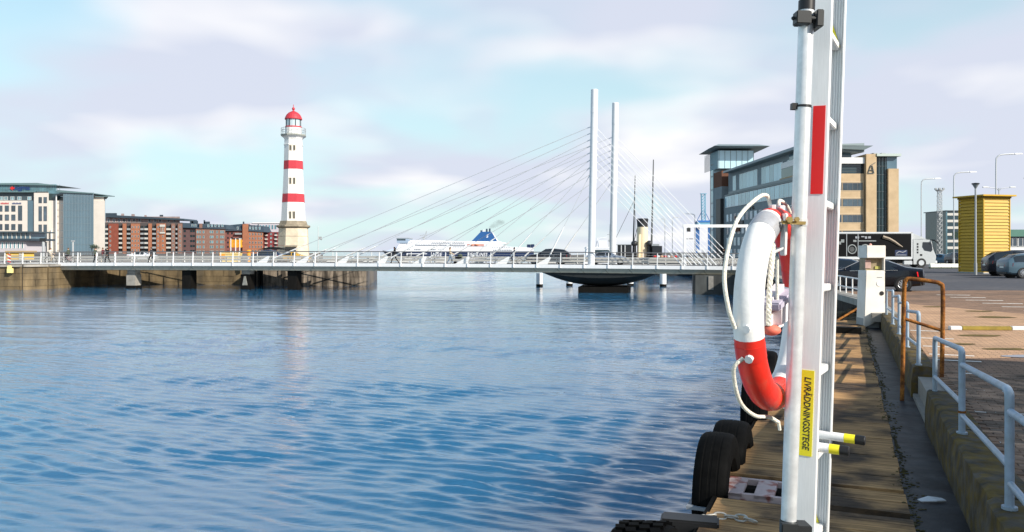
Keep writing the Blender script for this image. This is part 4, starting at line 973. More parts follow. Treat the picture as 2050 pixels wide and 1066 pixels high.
    for x in S['wheels']:
        for s in (1, -1):
            wy = s * .80
            MB().lathe([(wr * 1.13, -.10), (wr * 1.13, .128)], 24, (x, s * .785, wr), axis='y').build('wheel_arch', BLACK, c)
            w = MB().lathe([(wr * .62, -.11), (wr * .93, -.115), (wr, -.07), (wr, .07), (wr * .93, .115), (wr * .62, .11)], 28, axis='y', cap=False).build('wheel', TYRE, c, (x, s * .83, wr), smooth=50)
            rm = MB(); q = .105 * s
            rm.lathe([(wr * .56, q - .015), (wr * .64, q + .004), (wr * .66, q - .015)], 24, axis='y', cap=False)
            for a in range(10):
                t = 2 * math.pi * a / 10
                rm.beam((0, q, 0), (math.cos(t) * wr * .6, q - .006 * s, math.sin(t) * wr * .6), .045, .012, up=(0, 1, 0))
            rm.lathe([(.001, q - .02), (wr * .14, q - .02), (wr * .12, q + .012 * s), (.001, q + .014 * s)], 12, axis='y')
            rm.build('rim', rimm, w, smooth=40)
            MB().lathe([(.001, .0), (wr * .62, .0), (wr * .62, .004), (.001, .005)], 20, (0, .06 * s, 0), axis='y').build('brake_disc', DARKM, w)
    return c
BLKP = paint('black_car_paint', (.006, .007, .012)); NAVYP = paint('dark_blue_car_paint', (.01, .025, .06)); SLATE = paint('slate_blue_car_paint', (.08, .135, .175)); TEAL = paint('steel_blue_car_paint', (.05, .12, .19)); YELP = paint('yellow_car_paint', (.65, .36, .02)); WHP = paint('white_car_paint', (.65, .66, .68)); SILV = paint('silver_blue_car_paint', (.22, .26, .33))
ZP = 2.668
car('parked_car', 'black saloon car with red tail lamp parked behind the tall cream cabinet', 'car', (XY(1738, 37.5), 37.5, ZP), R(180 - 25), 'saloon', BLKP, 'cars on the quay car park')
car('parked_car', 'dark blue car mostly hidden behind the black saloon, its pale roof showing', 'car', (XY(1672, 44), 44, ZP), R(180 - 25), 'saloon', NAVYP, 'cars on the quay car park')
car('parked_car', 'black estate car with chrome roof rail parked by the yellow kiosk', 'car', (XY(2043, 58.5), 58.5, ZP), R(-14), 'suv', BLKP, 'cars on the quay car park')
car('parked_car', 'slate blue hatchback with silver wheels parked in front of the black estate', 'car', (XY(2078, 54.0), 54.0, ZP), R(-6), 'suv', SLATE, 'cars on the quay car park')
car('parked_car', 'steel blue car parked beyond the white barrier near the truck', 'car', (XY(1887, 112), 112, 2.64), R(-62), 'saloon', TEAL, 'cars on the quay car park', detail=False)
car('parked_car', 'small dark car beside the far edge of the yellow kiosk', 'car', (XY(1922, 104), 104, 2.64), R(-90), 'suv', BLKP, 'cars on the quay car park', detail=False)
bpy.data.objects['parked_car.002'].scale = (1.03, 1, 1.1)
c = car('pickup', 'black pickup style van driving over the bridge beside the pylon', 'van', BW_(s_at(1098, 5.4), 5.4, -.015), LEFT, 'suv', BLKP)
c.scale = (1.08, 1, 1.03)
c = car('car', 'dark car with a shining bonnet crossing the bridge just past the pylon', 'car', BW_(s_at(1216, 4.0), 4.0, -.015), RIGHT, 'saloon', SILV, detail=False)
car('taxi', 'yellow car parked at the foot of the lighthouse', 'car', (XY(588, 109), 109, 2.95), R(4), 'saloon', YELP)
car('parked_car', 'dark navy car parked next to the yellow car by the lighthouse', 'car', (XY(531, 108), 108, 2.95), R(176), 'suv', NAVYP, 'cars by the lighthouse', detail=False)
car('parked_car', 'white car parked in front of the red brick apartments', 'car', (XY(286, 132), 132, 2.95), R(2), 'saloon', WHP, 'cars by the brick apartments', detail=False)
# ------------------------------------------------------------------ lighthouse
YL = 118.0; kL = YL / F
LH = thing('lighthouse', 'white octagonal lighthouse with two red bands and a red lantern roof', 'lighthouse', (XY(587.5, YL), YL, 2.95), math.atan2(XY(587.5, YL), -YL))
def lz(y): return ZY(y, YL) - 2.95
LPH = -math.pi / 2 - R(29) - LH.rotation_euler.z + math.atan2(-LH.location.x, -LH.location.y) * 0
LPH = math.atan2(-LH.location.y, -LH.location.x) - R(29) - LH.rotation_euler.z
LWH = M('lighthouse_white', (.78, .77, .75), .6, var=.06, scale=.8, col2=(.62, .59, .53), thr=(.52, .74), c2scale=1.1, stretch=(1.4, 1.4, .22))
LRED = M('lighthouse_red', (.50, .035, .05), .55, var=.1, scale=.8); LST = M('lighthouse_stone', (.64, .55, .42), .85, var=.15, scale=1.2, bump=.2, bscale=8); LSTD = M('dark_cornice_stone', (.27, .23, .17), .85, var=.3, scale=1.5)
def oct(name, pr, mt, parent=LH, n=8): return MB().lathe([(h * kL / 1.0, lz(y)) for h, y in pr], n, ph=LPH).build(name, mt, parent)
q = 1.03
for a, b, ha, hb in ((532, 513, 32.5, 31.5), (512.4, 492, 31.4, 30.4), (491.4, 474, 30.3, 29.4), (473.4, 457.5, 29.3, 28.5)): oct('plinth_course', [(ha * q, a), (hb * q, b)], LST)
oct('cornice', [(29.5 * q, 457.4), (33.5 * q, 454.5), (33 * q, 452), (28 * q, 451), (25.5 * q, 443)], LSTD)
oct('shaft', [(24 * q, 442.9), (22.1 * q, 406)], LWH); oct('red_band', [(22.3 * q, 405.9), (21.3 * q, 389)], LRED); oct('shaft', [(21.1 * q, 388.9), (19 * q, 340)], LWH)
oct('red_band', [(19.2 * q, 339.9), (18.6 * q, 323)], LRED); oct('shaft', [(18.4 * q, 322.9), (18 * q, 293), (18.9 * q, 292), (18.9 * q, 290), (17.8 * q, 289.5), (17.6 * q, 281)], LWH)
oct('gallery_corbel', [(17.6 * q, 280.9), (19.5 * q, 277), (23.8 * q, 274)], LWH); oct('gallery_floor', [(24.4 * q, 273.9), (25 * q, 272), (24.6 * q, 270.5)], M('gallery_stone', (.30, .31, .28), .8, var=.2))
oct('drum', [(16.5, 270.4), (16.2, 257)], LWH, n=16); oct('lantern_ring', [(16.4, 256.9), (16.4, 254)], LRED, n=16)
oct('lantern_glass', [(14.2, 253.9), (14.2, 240.1)], M('lantern_glass', (.45, .55, .58), .06, var=0, spec=.8), n=16)
lp = MB()
for k in range(8):
    a = LPH + k * math.pi / 4; lp.tube([(14.8 * kL * math.cos(a), 14.8 * kL * math.sin(a), lz(254)), (14.8 * kL * math.cos(a), 14.8 * kL * math.sin(a), lz(240))], .05, 5)
lp.build('lantern_bars', DARKM, LH)
oct('lantern_roof', [(17, 240), (17.2, 238.5), (15.8, 235), (13.5, 230.5), (9.5, 226.5), (5, 224), (2.2, 223), (1.6, 221)], LRED, n=20)
MB().ball((0, 0, lz(218.3)), (.22, .22, .24), 10, 7).tube([(0, 0, lz(222)), (0, 0, lz(210))], .05, 6).build('finial', LRED, LH, smooth=60)
gr = MB()
for r_, y in ((24, 258), (24, 262.5)):
    gr.tube([(r_ * kL * math.cos(LPH + k * math.pi / 8), r_ * kL * math.sin(LPH + k * math.pi / 8), lz(y)) for k in range(16)], .025, 4, closed=True)
for k in range(16):
    a = LPH + k * math.pi / 8; gr.tube([(24 * kL * math.cos(a), 24 * kL * math.sin(a), lz(270.5)), (24 * kL * math.cos(a), 24 * kL * math.sin(a), lz(258))], .025, 4)
gr.build('gallery_railing', GREYP, LH)
DKW = M('dark_window', (.10, .095, .08), .4, var=.2)
cs = [math.cos(math.pi / 8)]
def face_pt(k, rad, off, z): # middle of octagon side k, shifted sideways
    a = LPH + (k + .5) * math.pi / 4; n_ = Vector((math.cos(a), math.sin(a), 0)); t_ = Vector((-math.sin(a), math.cos(a), 0))
    return n_ * rad * cs[0] + t_ * off + Vector((0, 0, z)), n_, t_
for y0, y1, rad in ((293.5, 303, 17.9), (358, 370, 20.1), (425, 438.5, 23.4)):
    for k in (0, 4):
        for off in (-.27, .27):
            p, n_, t_ = face_pt(k, rad * q * kL, off, (lz(y0) + lz(y1)) / 2)
            w = MB().obox(p, n_ * .06, t_ * .19, Vector((0, 0, (lz(y0) - lz(y1)) / 2 + .06))).build('window', LST, LH)
            MB().obox(p + n_ * .05, n_ * .02, t_ * .14, Vector((0, 0, (lz(y0) - lz(y1)) / 2))).build('pane', DKW, w)
p, n_, t_ = face_pt(0, 31 * q * kL, -.15, (lz(530) + lz(495)) / 2)
dr = MB().obox(p, n_ * .10, t_ * .75, Vector((0, 0, (lz(495) - lz(530)) / 2))).build('door', DARKM, LH); MB().obox(p + Vector((0, 0, (lz(495) - lz(530)) / 2 + .1)), n_ * .16, t_ * .9, Vector((0, 0, .1))).build('door_lintel', LSTD, dr)
ca = thing('canopy', 'dark canvas canopy stretched beside the lighthouse foot', 'canopy', (XY(549, 112), 112, 2.95))
cw = 2.0
MB().hexa([(-cw * .95, -1.2, 1.75), (cw, -1.2, 1.75), (cw, 1.2, 1.75), (-cw * .95, 1.2, 1.75), (-.7, -.3, 2.12), (.3, -.3, 2.12), (.3, .3, 2.12), (-.7, .3, 2.12)]).build('canvas', BLKC, ca)
for x in (-1.8, 1.85):
    for y in (-1.1, 1.1): MB().tube([(x, y, 0), (x, y, 1.76)], .05, 6).build('pole', DARKM, ca)

# ------------------------------------------------------------------ buildings
def block(b, name, Y, x0, x1, y0, y1, mat, depth=14, ox=None, proud=0.0):    # a box of a building given by its outline in the photo
    o = b.location
    k = b.get('skew_', 0.0) * (depth + proud); a, c, f, g, z0, z1 = XY(x0, Y) - o.x, XY(x1, Y) - o.x, Y - o.y - proud, Y - o.y + depth, ZY(y1, Y) - o.z, ZY(y0, Y) - o.z
    return MB().hexa([(a, f, z0), (c, f, z0), (c + k, g, z0), (a + k, g, z0), (a, f, z1), (c, f, z1), (c + k, g, z1), (a + k, g, z1)]).build(name, mat, b)
WME = {}
def window_at(b, Y, x0, x1, y0, y1, frame_m=WHITE, glass_m=GLASS, bars=1, proud=.0, name='window', sills=False):
    w = round(XY(x1, Y) - XY(x0, Y), 2); h = round(ZY(y0, Y) - ZY(y1, Y), 2)
    key = (w, h, frame_m.name, glass_m.name, bars)
    if key not in WME:
        t = .07; mb = MB()
        mb.box(-w / 2, w / 2, -.10, .02, -h / 2, -h / 2 + t).box(-w / 2, w / 2, -.10, .02, h / 2 - t, h / 2).box(-w / 2, -w / 2 + t, -.10, .02, -h / 2 + t, h / 2 - t).box(w / 2 - t, w / 2, -.10, .02, -h / 2 + t, h / 2 - t)
        for i in range(bars): x = -w / 2 + w * (i + 1) / (bars + 1); mb.box(x - .03, x + .03, -.08, .02, -h / 2 + t, h / 2 - t)
        WME[key] = (mb.mesh('window', frame_m), MB().box(-w / 2 + t, w / 2 - t, -.03, .0, -h / 2 + t, h / 2 - t).mesh('pane', glass_m))
    fm, gm = WME[key]; o = b.location
    f = obj(name, fm, b, ((XY(x0, Y) + XY(x1, Y)) / 2 - o.x, Y - o.y - .005 - proud, (ZY(y0, Y) + ZY(y1, Y)) / 2 - o.z))
    obj('pane', gm, f); return f
ZB = 2.95
CREAMW = M('cream_render', (.66, .60, .54), .7, var=.05, scale=.3); SLATEW = M('dark_slate_cladding', (.06, .085, .10), .5, var=.12, scale=.3); ROOFT = M('teal_roof', (.12, .19, .20), .5, var=.1, scale=.3)
Y1 = 300.0
ob = thing('office_building', 'cream office block with a tall blue glass front and a sign on its roof', 'office building', (XY(100, Y1), Y1, ZB)); ob['skew_'] = -.56
block(ob, 'lower_body', Y1 + .6, -70, 210, 402, 507, CREAMW, 22)
block(ob, 'cream_front', Y1, -70, 55, 402, 476, CREAMW, 1)
block(ob, 'ground_storey', Y1 + .3, -70, 68, 476, 507, SLATEW, 2)
block(ob, 'upper_storey', Y1 + 1.2, -70, 70, 385.5, 402, SLATEW, 20)
block(ob, 'roof_edge', Y1 - .3, -72, 71, 384, 385.4, ROOFT, 22)
for x in (-15, 1, 10, 23, 37, 57):
    window_at(ob, Y1 + 1.2, x - 1.5, x + 5.5, 394, 401, WHITE, GLASSB, 1)
for r, (a, b) in enumerate(((412, 424), (430, 442), (449, 461))):
    for i, x in enumerate((-28, -15.5, -3, 10, 23)): window_at(ob, Y1, x, x + 8, a, b, SLATEW, GLASS, 1)
window_at(ob, Y1, 36.5, 44.5, 412, 442, SLATEW, GLASS, 1); window_at(ob, Y1, 36.5, 44.5, 449, 470, SLATEW, GLASS, 1)
block(ob, 'glass_strip', Y1 + .4, 55, 68, 402, 507, GLASSC, 2, proud=.1)
block(ob, 'cream_tower', Y1 - .4, 68, 97.5, 386.5, 507, CREAMW, 12)
for a, b in ((395, 407), (413.5, 443), (450, 479.5), (486, 504)):
    for x in (77.5, 87.5): window_at(ob, Y1 - .4, x, x + 6.5, a, b, SLATEW, GLASS, 0)
block(ob, 'dark_glass_bay', Y1 + .8, 97.5, 128, 388, 507, GLASSD, 12)
for k in range(7): block(ob, 'floor_band', Y1 + .8, 97.5, 127.5, 401 + k * 14.7, 402.4 + k * 14.7, SLATEW, .2, proud=.12)
block(ob, 'white_fin', Y1 - 1, 111.5, 114, 391, 507, WHITE, 1.5); block(ob, 'white_fin', Y1 - 1, 101.5, 104, 460, 507, WHITE, 1.5)
gb = block(ob, 'glass_front', Y1 - 2, 127.5, 187, 386.5, 507, GLASSC, 16)
ml = MB()
for i in range(21):
    x = XY(127.5 + 59.5 * i / 20, Y1 - 2) - ob.location.x; ml.box(x - .08, x + .08, -2.12, -2.0, 0, ZY(386.5, Y1) - ZB)
for k in range(9):
    z = (ZY(386.5, Y1) - ZB) * (k + .6) / 9.2; ml.box(XY(127.5, Y1) - ob.location.x, XY(187, Y1) - ob.location.x, -2.1, -2.0, z - .07, z + .07)
ml.build('mullions', M('grey_mullion', (.17, .23, .27), .4, var=.05), ob)
MB().hexa([(XY(122, Y1) - ob.location.x, -2.6, ZY(386.5, Y1) - ZB), (XY(193, Y1) - ob.location.x, -2.6, ZY(389.3, Y1) - ZB), (XY(193, Y1) - ob.location.x, 14, ZY(389.3, Y1) - ZB), (XY(122, Y1) - ob.location.x, 14, ZY(386.5, Y1) - ZB), (XY(122, Y1) - ob.location.x, -2.6, ZY(381.5, Y1) - ZB), (XY(193, Y1) - ob.location.x, -2.6, ZY(387.8, Y1) - ZB), (XY(193, Y1) - ob.location.x, 14, ZY(387.8, Y1) - ZB), (XY(122, Y1) - ob.location.x, 14, ZY(381.5, Y1) - ZB)]).build('glass_roof', ROOFT, ob)
block(ob, 'link_glass', Y1 + 1, 97, 128, 382, 388, GLASSB, 8)
block(ob, 'end_tower', Y1 + 2, 187, 208.5, 394.5, 507, CREAMW, 12)
for a, b in ((403, 414), (420, 447), (453, 481), (487, 504)):
    for x in (188, 195.5): window_at(ob, Y1 + 2, x, x + 5.5, a, b, SLATEW, GLASS, 0)
block(ob, 'end_roof', Y1 + 1, 186, 217, 393, 394.4, ROOFT, 14); block(ob, 'side_glass', Y1 + 4, 208.5, 210.5, 397, 507, GLASSC, 8)
block(ob, 'rooftop_glass', Y1 + 6, -70, 113, 369.5, 384, GLASSB, 12)
for k in range(24): block(ob, 'roof_mullion', Y1 + 6, 58 + k * 5.2 - 58, 58 + k * 5.2 - 57.2, 370, 384, ROOFT, .2, proud=.15)
MB().hexa([(XY(-70, 306) - ob.location.x, 5, ZY(369.4, 306) - ZB), (XY(124, 306) - ob.location.x, 5, ZY(372.5, 306) - ZB), (XY(124, 306) - ob.location.x, 20, ZY(372.5, 306) - ZB), (XY(-70, 306) - ob.location.x, 20, ZY(369.4, 306) - ZB), (XY(-70, 306) - ob.location.x, 5, ZY(369.0, 306) - ZB + .25), (XY(78, 306) - ob.location.x, 5, ZY(367, 306) - ZB), (XY(78, 306) - ob.location.x, 20, ZY(367, 306) - ZB), (XY(-70, 306) - ob.location.x, 20, ZY(368, 306) - ZB)]).build('rooftop_roof', ROOFT, ob)
SIGNB = M('sign_blue', (.02, .05, .16), .4, var=0)
def put_text(b, s, px, py, Y, hpx, mat, **k):
    o = b.location
    return text(s, hpx / F * Y, mat, b, frame(P(px, py, Y) - o, (1, 0, 0), (0, 0, 1), (0, -1, 0)), 'lettering', .04, **k)
put_text(ob, 'sigma', 44, 376.5, Y1 + 5.7, 13, SIGNB, bold=.06, sx=1.1)
o = ob.location
for dx, dy in ((-.55, .35), (0, .35), (.55, .35), (-.3, 0), (.3, 0)): pass
sx_, sz_ = XY(22.5, 305) - o.x, ZY(377, 305) - o.z
MB().sprism([(sx_ - .95, sz_), (sx_ + .1, sz_ + .8), (sx_ + .1, sz_ + .3), (sx_ + .8, sz_ + .3), (sx_ + .8, sz_ - .3), (sx_ + .1, sz_ - .3), (sx_ + .1, sz_ - .8)], 5.55, 5.75).build('red_logo', RED, ob)
for x0, x1, mt in ((1, 17, M('sign_red', (.45, .03, .04), .5, var=0)), (24, 41, SIGNB)):
    k = 0
    while x0 < x1: block(ob, 'sign_letter', Y1 - .05, x0, x0 + 1.6, 406 + (k % 3 == 0) * .8, 409.5, mt, .1); x0 += 2.1; k += 1

RB1 = M('red_brick', (.25, .075, .05), .85, var=.15, scale=.8, bump=.1, bscale=12); RB2 = M('orange_brick', (.37, .155, .09), .85, var=.12, scale=.8); RB3 = M('shaded_mauve_brick', (.14, .085, .085), .85, var=.12, scale=.8)
RB4 = M('brown_brick', (.26, .15, .12), .85, var=.12, scale=.8); DGREY = M('dark_grey_wall', (.09, .08, .08), .8, var=.15, scale=.5); ROOFD = M('dark_blue_roof', (.035, .055, .075), .6, var=.15, scale=.3); BALW = M('pale_balcony', (.55, .53, .49), .7, var=.06)
PINKB = M('pinkish_storey', (.30, .23, .22), .8, var=.3, scale=.6)
Y2 = 380.0
b2 = thing('apartment_building', 'long red and orange brick apartment block with balcony recesses and a set back top', 'apartment building', (XY(287, Y2), Y2, ZB)); b2['skew_'] = -.42
block(b2, 'core', Y2 + 1.5, 209, 366, 446, 508, DGREY, 14)
block(b2, 'top_storey', Y2 + 3, 211, 360, 434, 446, PINKB, 12)
MB().hexa([(XY(209, Y2) - b2.location.x, 1.2, ZY(435, Y2) - ZB), (XY(368, Y2) - b2.location.x, 1.2, ZY(441.5, Y2) - ZB), (XY(368, Y2) - b2.location.x, 17, ZY(441.5, Y2) - ZB), (XY(209, Y2) - b2.location.x, 17, ZY(435, Y2) - ZB), (XY(209, Y2) - b2.location.x, 1.2, ZY(430, Y2) - ZB), (XY(366, Y2) - b2.location.x, 1.2, ZY(438, Y2) - ZB), (XY(366, Y2) - b2.location.x, 17, ZY(438, Y2) - ZB), (XY(209, Y2) - b2.location.x, 17, ZY(430, Y2) - ZB)]).build('roof', ROOFD, b2)
for x, w, h in ((222, 22, 427), (245, 5, 428), (266, 6, 429), (291, 4, 431), (323, 7, 430.5), (338, 12, 434)): block(b2, 'rooftop_box', Y2 + 6, x - w / 2, x + w / 2, h, 440, ROOFD if w > 6 else PINKB, 4)
for x in (215, 226, 236, 246, 256, 266, 277, 297, 308, 318, 335, 347): window_at(b2, Y2 + 3, x, x + 5, 438.5, 445, WHITE, GLASS, 0)
for x0, x1, mt, nw in ((217, 237, RB1, 1), (245.5, 253, RB2, 0), (262, 280, RB2, 3), (297, 304, RB2, 0), (313, 320, RB2, 1), (320.5, 332, MATS['orange_brick'], 1), (343, 350.5, RB4, 1), (356, 365, RB4, 1)):
    block(b2, 'brick_panel', Y2, x0, x1, 448, 508, mt, 2)
    for r in range(6):
        for c in range(nw):
            x = x0 + (x1 - x0) * (c + .5) / nw - 1.2
            if nw == 1 and x1 - x0 > 15: x = x0 + 2.5
            window_at(b2, Y2, x, x + 2.6, 453 + r * 9.2, 457.2 + r * 9.2, BALW, GLASS, 0)
for x0, x1 in ((210, 216.5), (237.3, 245), (253.4, 261.7), (280.4, 288), (288.6, 296.6), (304.4, 312.6), (332.4, 342.6), (351, 355.6)):
    for r in range(6):
        z = 457.5 + r * 9.2
        block(b2, 'balcony', Y2 + .2, x0 + .3, x1 - .3, z, z + 3.6, BALW if x0 in (237.3, 332.4, 288.6, 210) else GREYP, 1.4)
        window_at(b2, Y2 + 1.5, x0 + 1, x1 - 1, z - 5, z, DARKM, GLASSD, 0)
block(b2, 'white_bay', Y2 - .5, 319.5, 330.5, 450, 454.5, BALW, 2); block(b2, 'white_bay', Y2 - .5, 319.5, 330.5, 465, 468, BALW, 2)
for x in (322, 325, 328): block(b2, 'bay_post', Y2 - .4, x - .4, x + .4, 454.5, 465, BALW, .3)

Y3 = 420.0
b3 = thing('apartment_building', 'purple brown brick apartment block with a dark blue hipped roof behind the orange sign', 'apartment building', (XY(404, Y3), Y3, ZB)); b3['skew_'] = -.36
block(b3, 'shaded_wing', Y3 + .5, 365, 392, 455, 508, RB3, 14); block(b3, 'brown_wing', Y3, 392, 451, 457, 508, RB4, 14)  # first wing's darker brick has the shade of its facade put into the colour
MB().hexa([(XY(357, Y3) - b3.location.x, -.6, ZY(456, Y3) - ZB), (XY(453, Y3) - b3.location.x, -.6, ZY(459, Y3) - ZB), (XY(453, Y3) - b3.location.x, 15, ZY(459, Y3) - ZB), (XY(357, Y3) - b3.location.x, 15, ZY(456, Y3) - ZB), (XY(359, Y3) - b3.location.x, 1.5, ZY(446, Y3) - ZB), (XY(449, Y3) - b3.location.x, 3, ZY(450, Y3) - ZB), (XY(449, Y3) - b3.location.x, 13, ZY(450, Y3) - ZB), (XY(359, Y3) - b3.location.x, 13, ZY(446, Y3) - ZB)]).build('roof', ROOFD, b3)
for x, w, h in ((388, 16, 442.5), (385, 4, 440), (409, 3, 441), (414, 12, 444)): block(b3, 'roof_turret', Y3 + 5, x - w / 2, x + w / 2, h, 450, ROOFD, 5)
for x in (384, 390, 416, 423, 430, 437, 444): window_at(b3, Y3 + .9, x, x + 3.4, 449.5, 455, WHITE, GLASSB, 0, proud=.3)
block(b3, 'gable', Y3 - .3, 399, 405, 448, 459, RB4, 6); 
for r in range(5):
    for x in (368, 381, 386): window_at(b3, Y3 + .5, x, x + 4, 461 + r * 10, 465 + r * 10, DARKM, GLASSD, 0)
    for x in (395, 400, 407, 421, 425, 434, 442, 446): window_at(b3, Y3, x - 1, x + 2.4, 462 + r * 10, 467.5 + r * 10, BALW, GLASSB, 0)
Y4 = 440.0
b4 = thing('apartment_building', 'red brick apartment block with a narrow red tower and slate roof left of the lighthouse', 'apartment building', (XY(490, Y4), Y4, ZB)); b4['skew_'] = -.31
block(b4, 'mauve_wing', Y4 + 1, 451, 488, 461, 508, M('rose_brick', (.24, .10, .09), .85, var=.12, scale=.8), 14); block(b4, 'stair_tower', Y4 - .5, 485.5, 497, 449, 508, RB2, 8); block(b4, 'orange_wing', Y4, 497, 527, 463, 508, MATS['orange_brick'], 14)
MB().hexa([(XY(449, Y4) - b4.location.x, 0, ZY(463, Y4) - ZB), (XY(486, Y4) - b4.location.x, 0, ZY(462, Y4) - ZB), (XY(486, Y4) - b4.location.x, 14, ZY(462, Y4) - ZB), (XY(449, Y4) - b4.location.x, 14, ZY(463, Y4) - ZB), (XY(452, Y4) - b4.location.x, 3, ZY(451, Y4) - ZB), (XY(486, Y4) - b4.location.x, 2, ZY(448, Y4) - ZB), (XY(486, Y4) - b4.location.x, 12, ZY(448, Y4) - ZB), (XY(452, Y4) - b4.location.x, 12, ZY(451, Y4) - ZB)]).build('roof', ROOFD, b4)
MB().hexa([(XY(496.5, Y4) - b4.location.x, -.6, ZY(463, Y4) - ZB), (XY(529, Y4) - b4.location.x, -.6, ZY(465, Y4) - ZB), (XY(529, Y4) - b4.location.x, 14, ZY(465, Y4) - ZB), (XY(496.5, Y4) - b4.location.x, 14, ZY(463, Y4) - ZB), (XY(496.5, Y4) - b4.location.x, 2, ZY(450.5, Y4) - ZB), (XY(525, Y4) - b4.location.x, 2, ZY(453, Y4) - ZB), (XY(525, Y4) - b4.location.x, 12, ZY(453, Y4) - ZB), (XY(496.5, Y4) - b4.location.x, 12, ZY(450.5, Y4) - ZB)]).build('roof', ROOFD, b4)
block(b4, 'chimney', Y4 + 3, 486, 489, 444, 450, ROOFD, 2); block(b4, 'chimney', Y4 + 4, 516, 518, 449, 454, ROOFD, 2)
for x in (475, 500, 506, 512, 519): window_at(b4, Y4 + .8, x, x + 3, 454.5, 460, WHITE, GLASSB, 0, proud=.5)
for r in range(5):
    for x in (455, 463, 478): window_at(b4, Y4 + 1, x, x + 3, 466 + r * 9, 469.5 + r * 9, DARKM, GLASSD, 0)
    for x in (500, 506, 512, 518, 523): window_at(b4, Y4, x - 1, x + 1.8, 467 + r * 8.4, 471.5 + r * 8.4, BALW, GLASS, 0)
for r in range(3): block(b4, 'balcony', Y4 - .4, 470, 484, 467 + r * 10, 470 + r * 10, GREYP, 1.6)
Y5 = 450.0
b5 = thing('apartment_building', 'dark red apartment house with white balconies close behind the lighthouse', 'apartment building', (XY(542, Y5), Y5, ZB))
block(b5, 'body', Y5, 527, 557, 465, 508, M('crimson_brick', (.19, .04, .045), .85, var=.1), 12)
for r in range(5):
    for x in (530, 549.5): block(b5, 'balcony', Y5 - .8, x, x + 5, 470 + r * 8, 472.6 + r * 8, BALW, 1.2); window_at(b5, Y5, x, x + 4.4, 466.5 + r * 8, 470 + r * 8, DARKM, GLASSD, 0)
    window_at(b5, Y5, 541, 544.5, 467 + r * 8, 471 + r * 8, BALW, GLASSB, 0)
b6 = thing('hall_building', 'pale lilac hall rising behind the dark red apartment house', 'building', (XY(530, 520.), 520, ZB))
block(b6, 'body', 520, 488, 560, 447, 508, M('pale_lilac_cladding', (.50, .46, .50), .7, var=.08, scale=.1), 20); block(b6, 'roof_band', 519.5, 505, 560, 445.6, 447.2, WHITE, 20)
for x in range(508, 556, 6): block(b6, 'window', 519.8, x, x + 3, 451, 459, GLASSB, .3)
# far-left low buildings and clutter
b7 = thing('pavilion', 'low white pavilion with a dark flat roof in front of the cream office block', 'building', (XY(20, 190), 190, ZB))
block(b7, 'body', 190, -60, 52, 482, 507, M('pale_grey_wall', (.50, .47, .50), .7, var=.1), 8); block(b7, 'roof', 189, -62, 62, 478, 482, ROOFD, 10); block(b7, 'glass_storey', 191, -60, 60, 466, 478, GLASSC, 6); block(b7, 'roof', 190, -62, 66, 463.5, 466, SLATEW, 9)
for k in range(13): window_at(b7, 190, -53 + k * 8, -48.5 + k * 8, 485, 498, WHITE, GLASSB, 0)
for k in range(14): block(b7, 'post', 190.8, -58 + k * 9, -57 + k * 9, 466, 478, BALW, .3)
yb = thing('yellow_kiosk', 'yellow container cabin standing at the far end of the bridge', 'cabin', (XY(29, 103), 103, ZB))
block(yb, 'body', 103, 12, 46, 506.5, 521, M('warm_yellow_paint', (.75, .48, .06), .5, var=.08), 2.4, proud=0); block(yb, 'roof', 102.8, 10, 48, 502.5, 506.5, M('tan_roof', (.42, .30, .16), .7, var=.1), 2.8); block(yb, 'band', 102.9, 12, 46, 511, 512, M('cream_stripe', (.75, .68, .5), .5, var=0), .2); block(yb, 'door', 102.9, 38, 43, 508, 520, BALW, .2)
sg = thing('warning_board', 'red and white striped warning board on the rail post near the yellow cabin', 'sign', BW_(s_at(19, -.2), -.25, 0))
for k in range(5): MB().hexa([(-.2, -.02, .18 + k * .22), (.2, -.02, .06 + k * .22), (.2, .02, .06 + k * .22), (-.2, .02, .18 + k * .22), (-.2, -.02, .29 + k * .22), (.2, -.02, .17 + k * .22), (.2, .02, .17 + k * .22), (-.2, .02, .29 + k * .22)]).build('stripe', RED if k % 2 == 0 else WHITE, sg)
MB().box(-.03, .03, .02, .06, -.2, 1.3).build('post', GREYP, sg)
lb = thing('life_ring_cabinet', 'yellow life saving cabinet on the quay wall under the bridge end', 'cabinet', P(22, 547, 92.5))
MB().box(-.35, .25, -.25, .1, 0, .55).build('body', M('cream_yellow_paint', (.85, .72, .28), .5, var=.05), lb, bevel=.03); MB().box(-.35, .05, -.2, .1, .56, .85).build('upper_box', MATS['cream_yellow_paint'], lb, bevel=.03)
os_ = thing('signboard', 'orange slatted board on three white posts in front of the mauve brick wing', 'sign', (XY(472, 112), 112, ZB))
ORG = M('orange_paint', (.80, .33, .02), .5, var=.08)
for k in range(6): x = -.86 + k * .3; MB().box(x, x + .24, -.06, .06, 2.05, 3.15).build('slat', ORG, os_)
for x in (-.65, 0.02, .6): MB().box(x - .045, x + .045, -.15, -.065, 0, 3.3).build('post', WHITE, os_)
MB().box(-.9, .95, .06, .10, 2.2, 2.3).box(-.9, .95, .06, .10, 2.9, 3.0).build('crossbar', ORG, os_); MB().box(-.35, .4, -.04, .04, 3.16, 3.35).build('dark_cap', DARKM, os_)
yk = thing('skip', 'yellow and orange skip under the orange slatted board', 'skip', (XY(463, 108), 108, ZB))
MB().hexa([(-1.0, -.6, 0.05), (1.0, -.6, .05), (1.0, .6, .05), (-1.0, .6, .05), (-1.3, -.7, 1.3), (1.3, -.7, 1.3), (1.3, .7, 1.3), (-1.3, .7, 1.3)]).build('tub', M('pale_yellow_paint', (.8, .6, .22), .5, var=.1), yk); MB().box(-1.32, -.6, -.74, -.70, .6, 1.2).build('end_plate', ORG, yk); MB().box(-1.3, 1.3, -.78, -.70, 1.18, 1.33).build('rim', MATS['pale_yellow_paint'], yk)
bo = thing('bollard', 'orange bollard post between the orange board and the dark navy car', 'bollard', (XY(498, 105.5), 105.5, ZB))
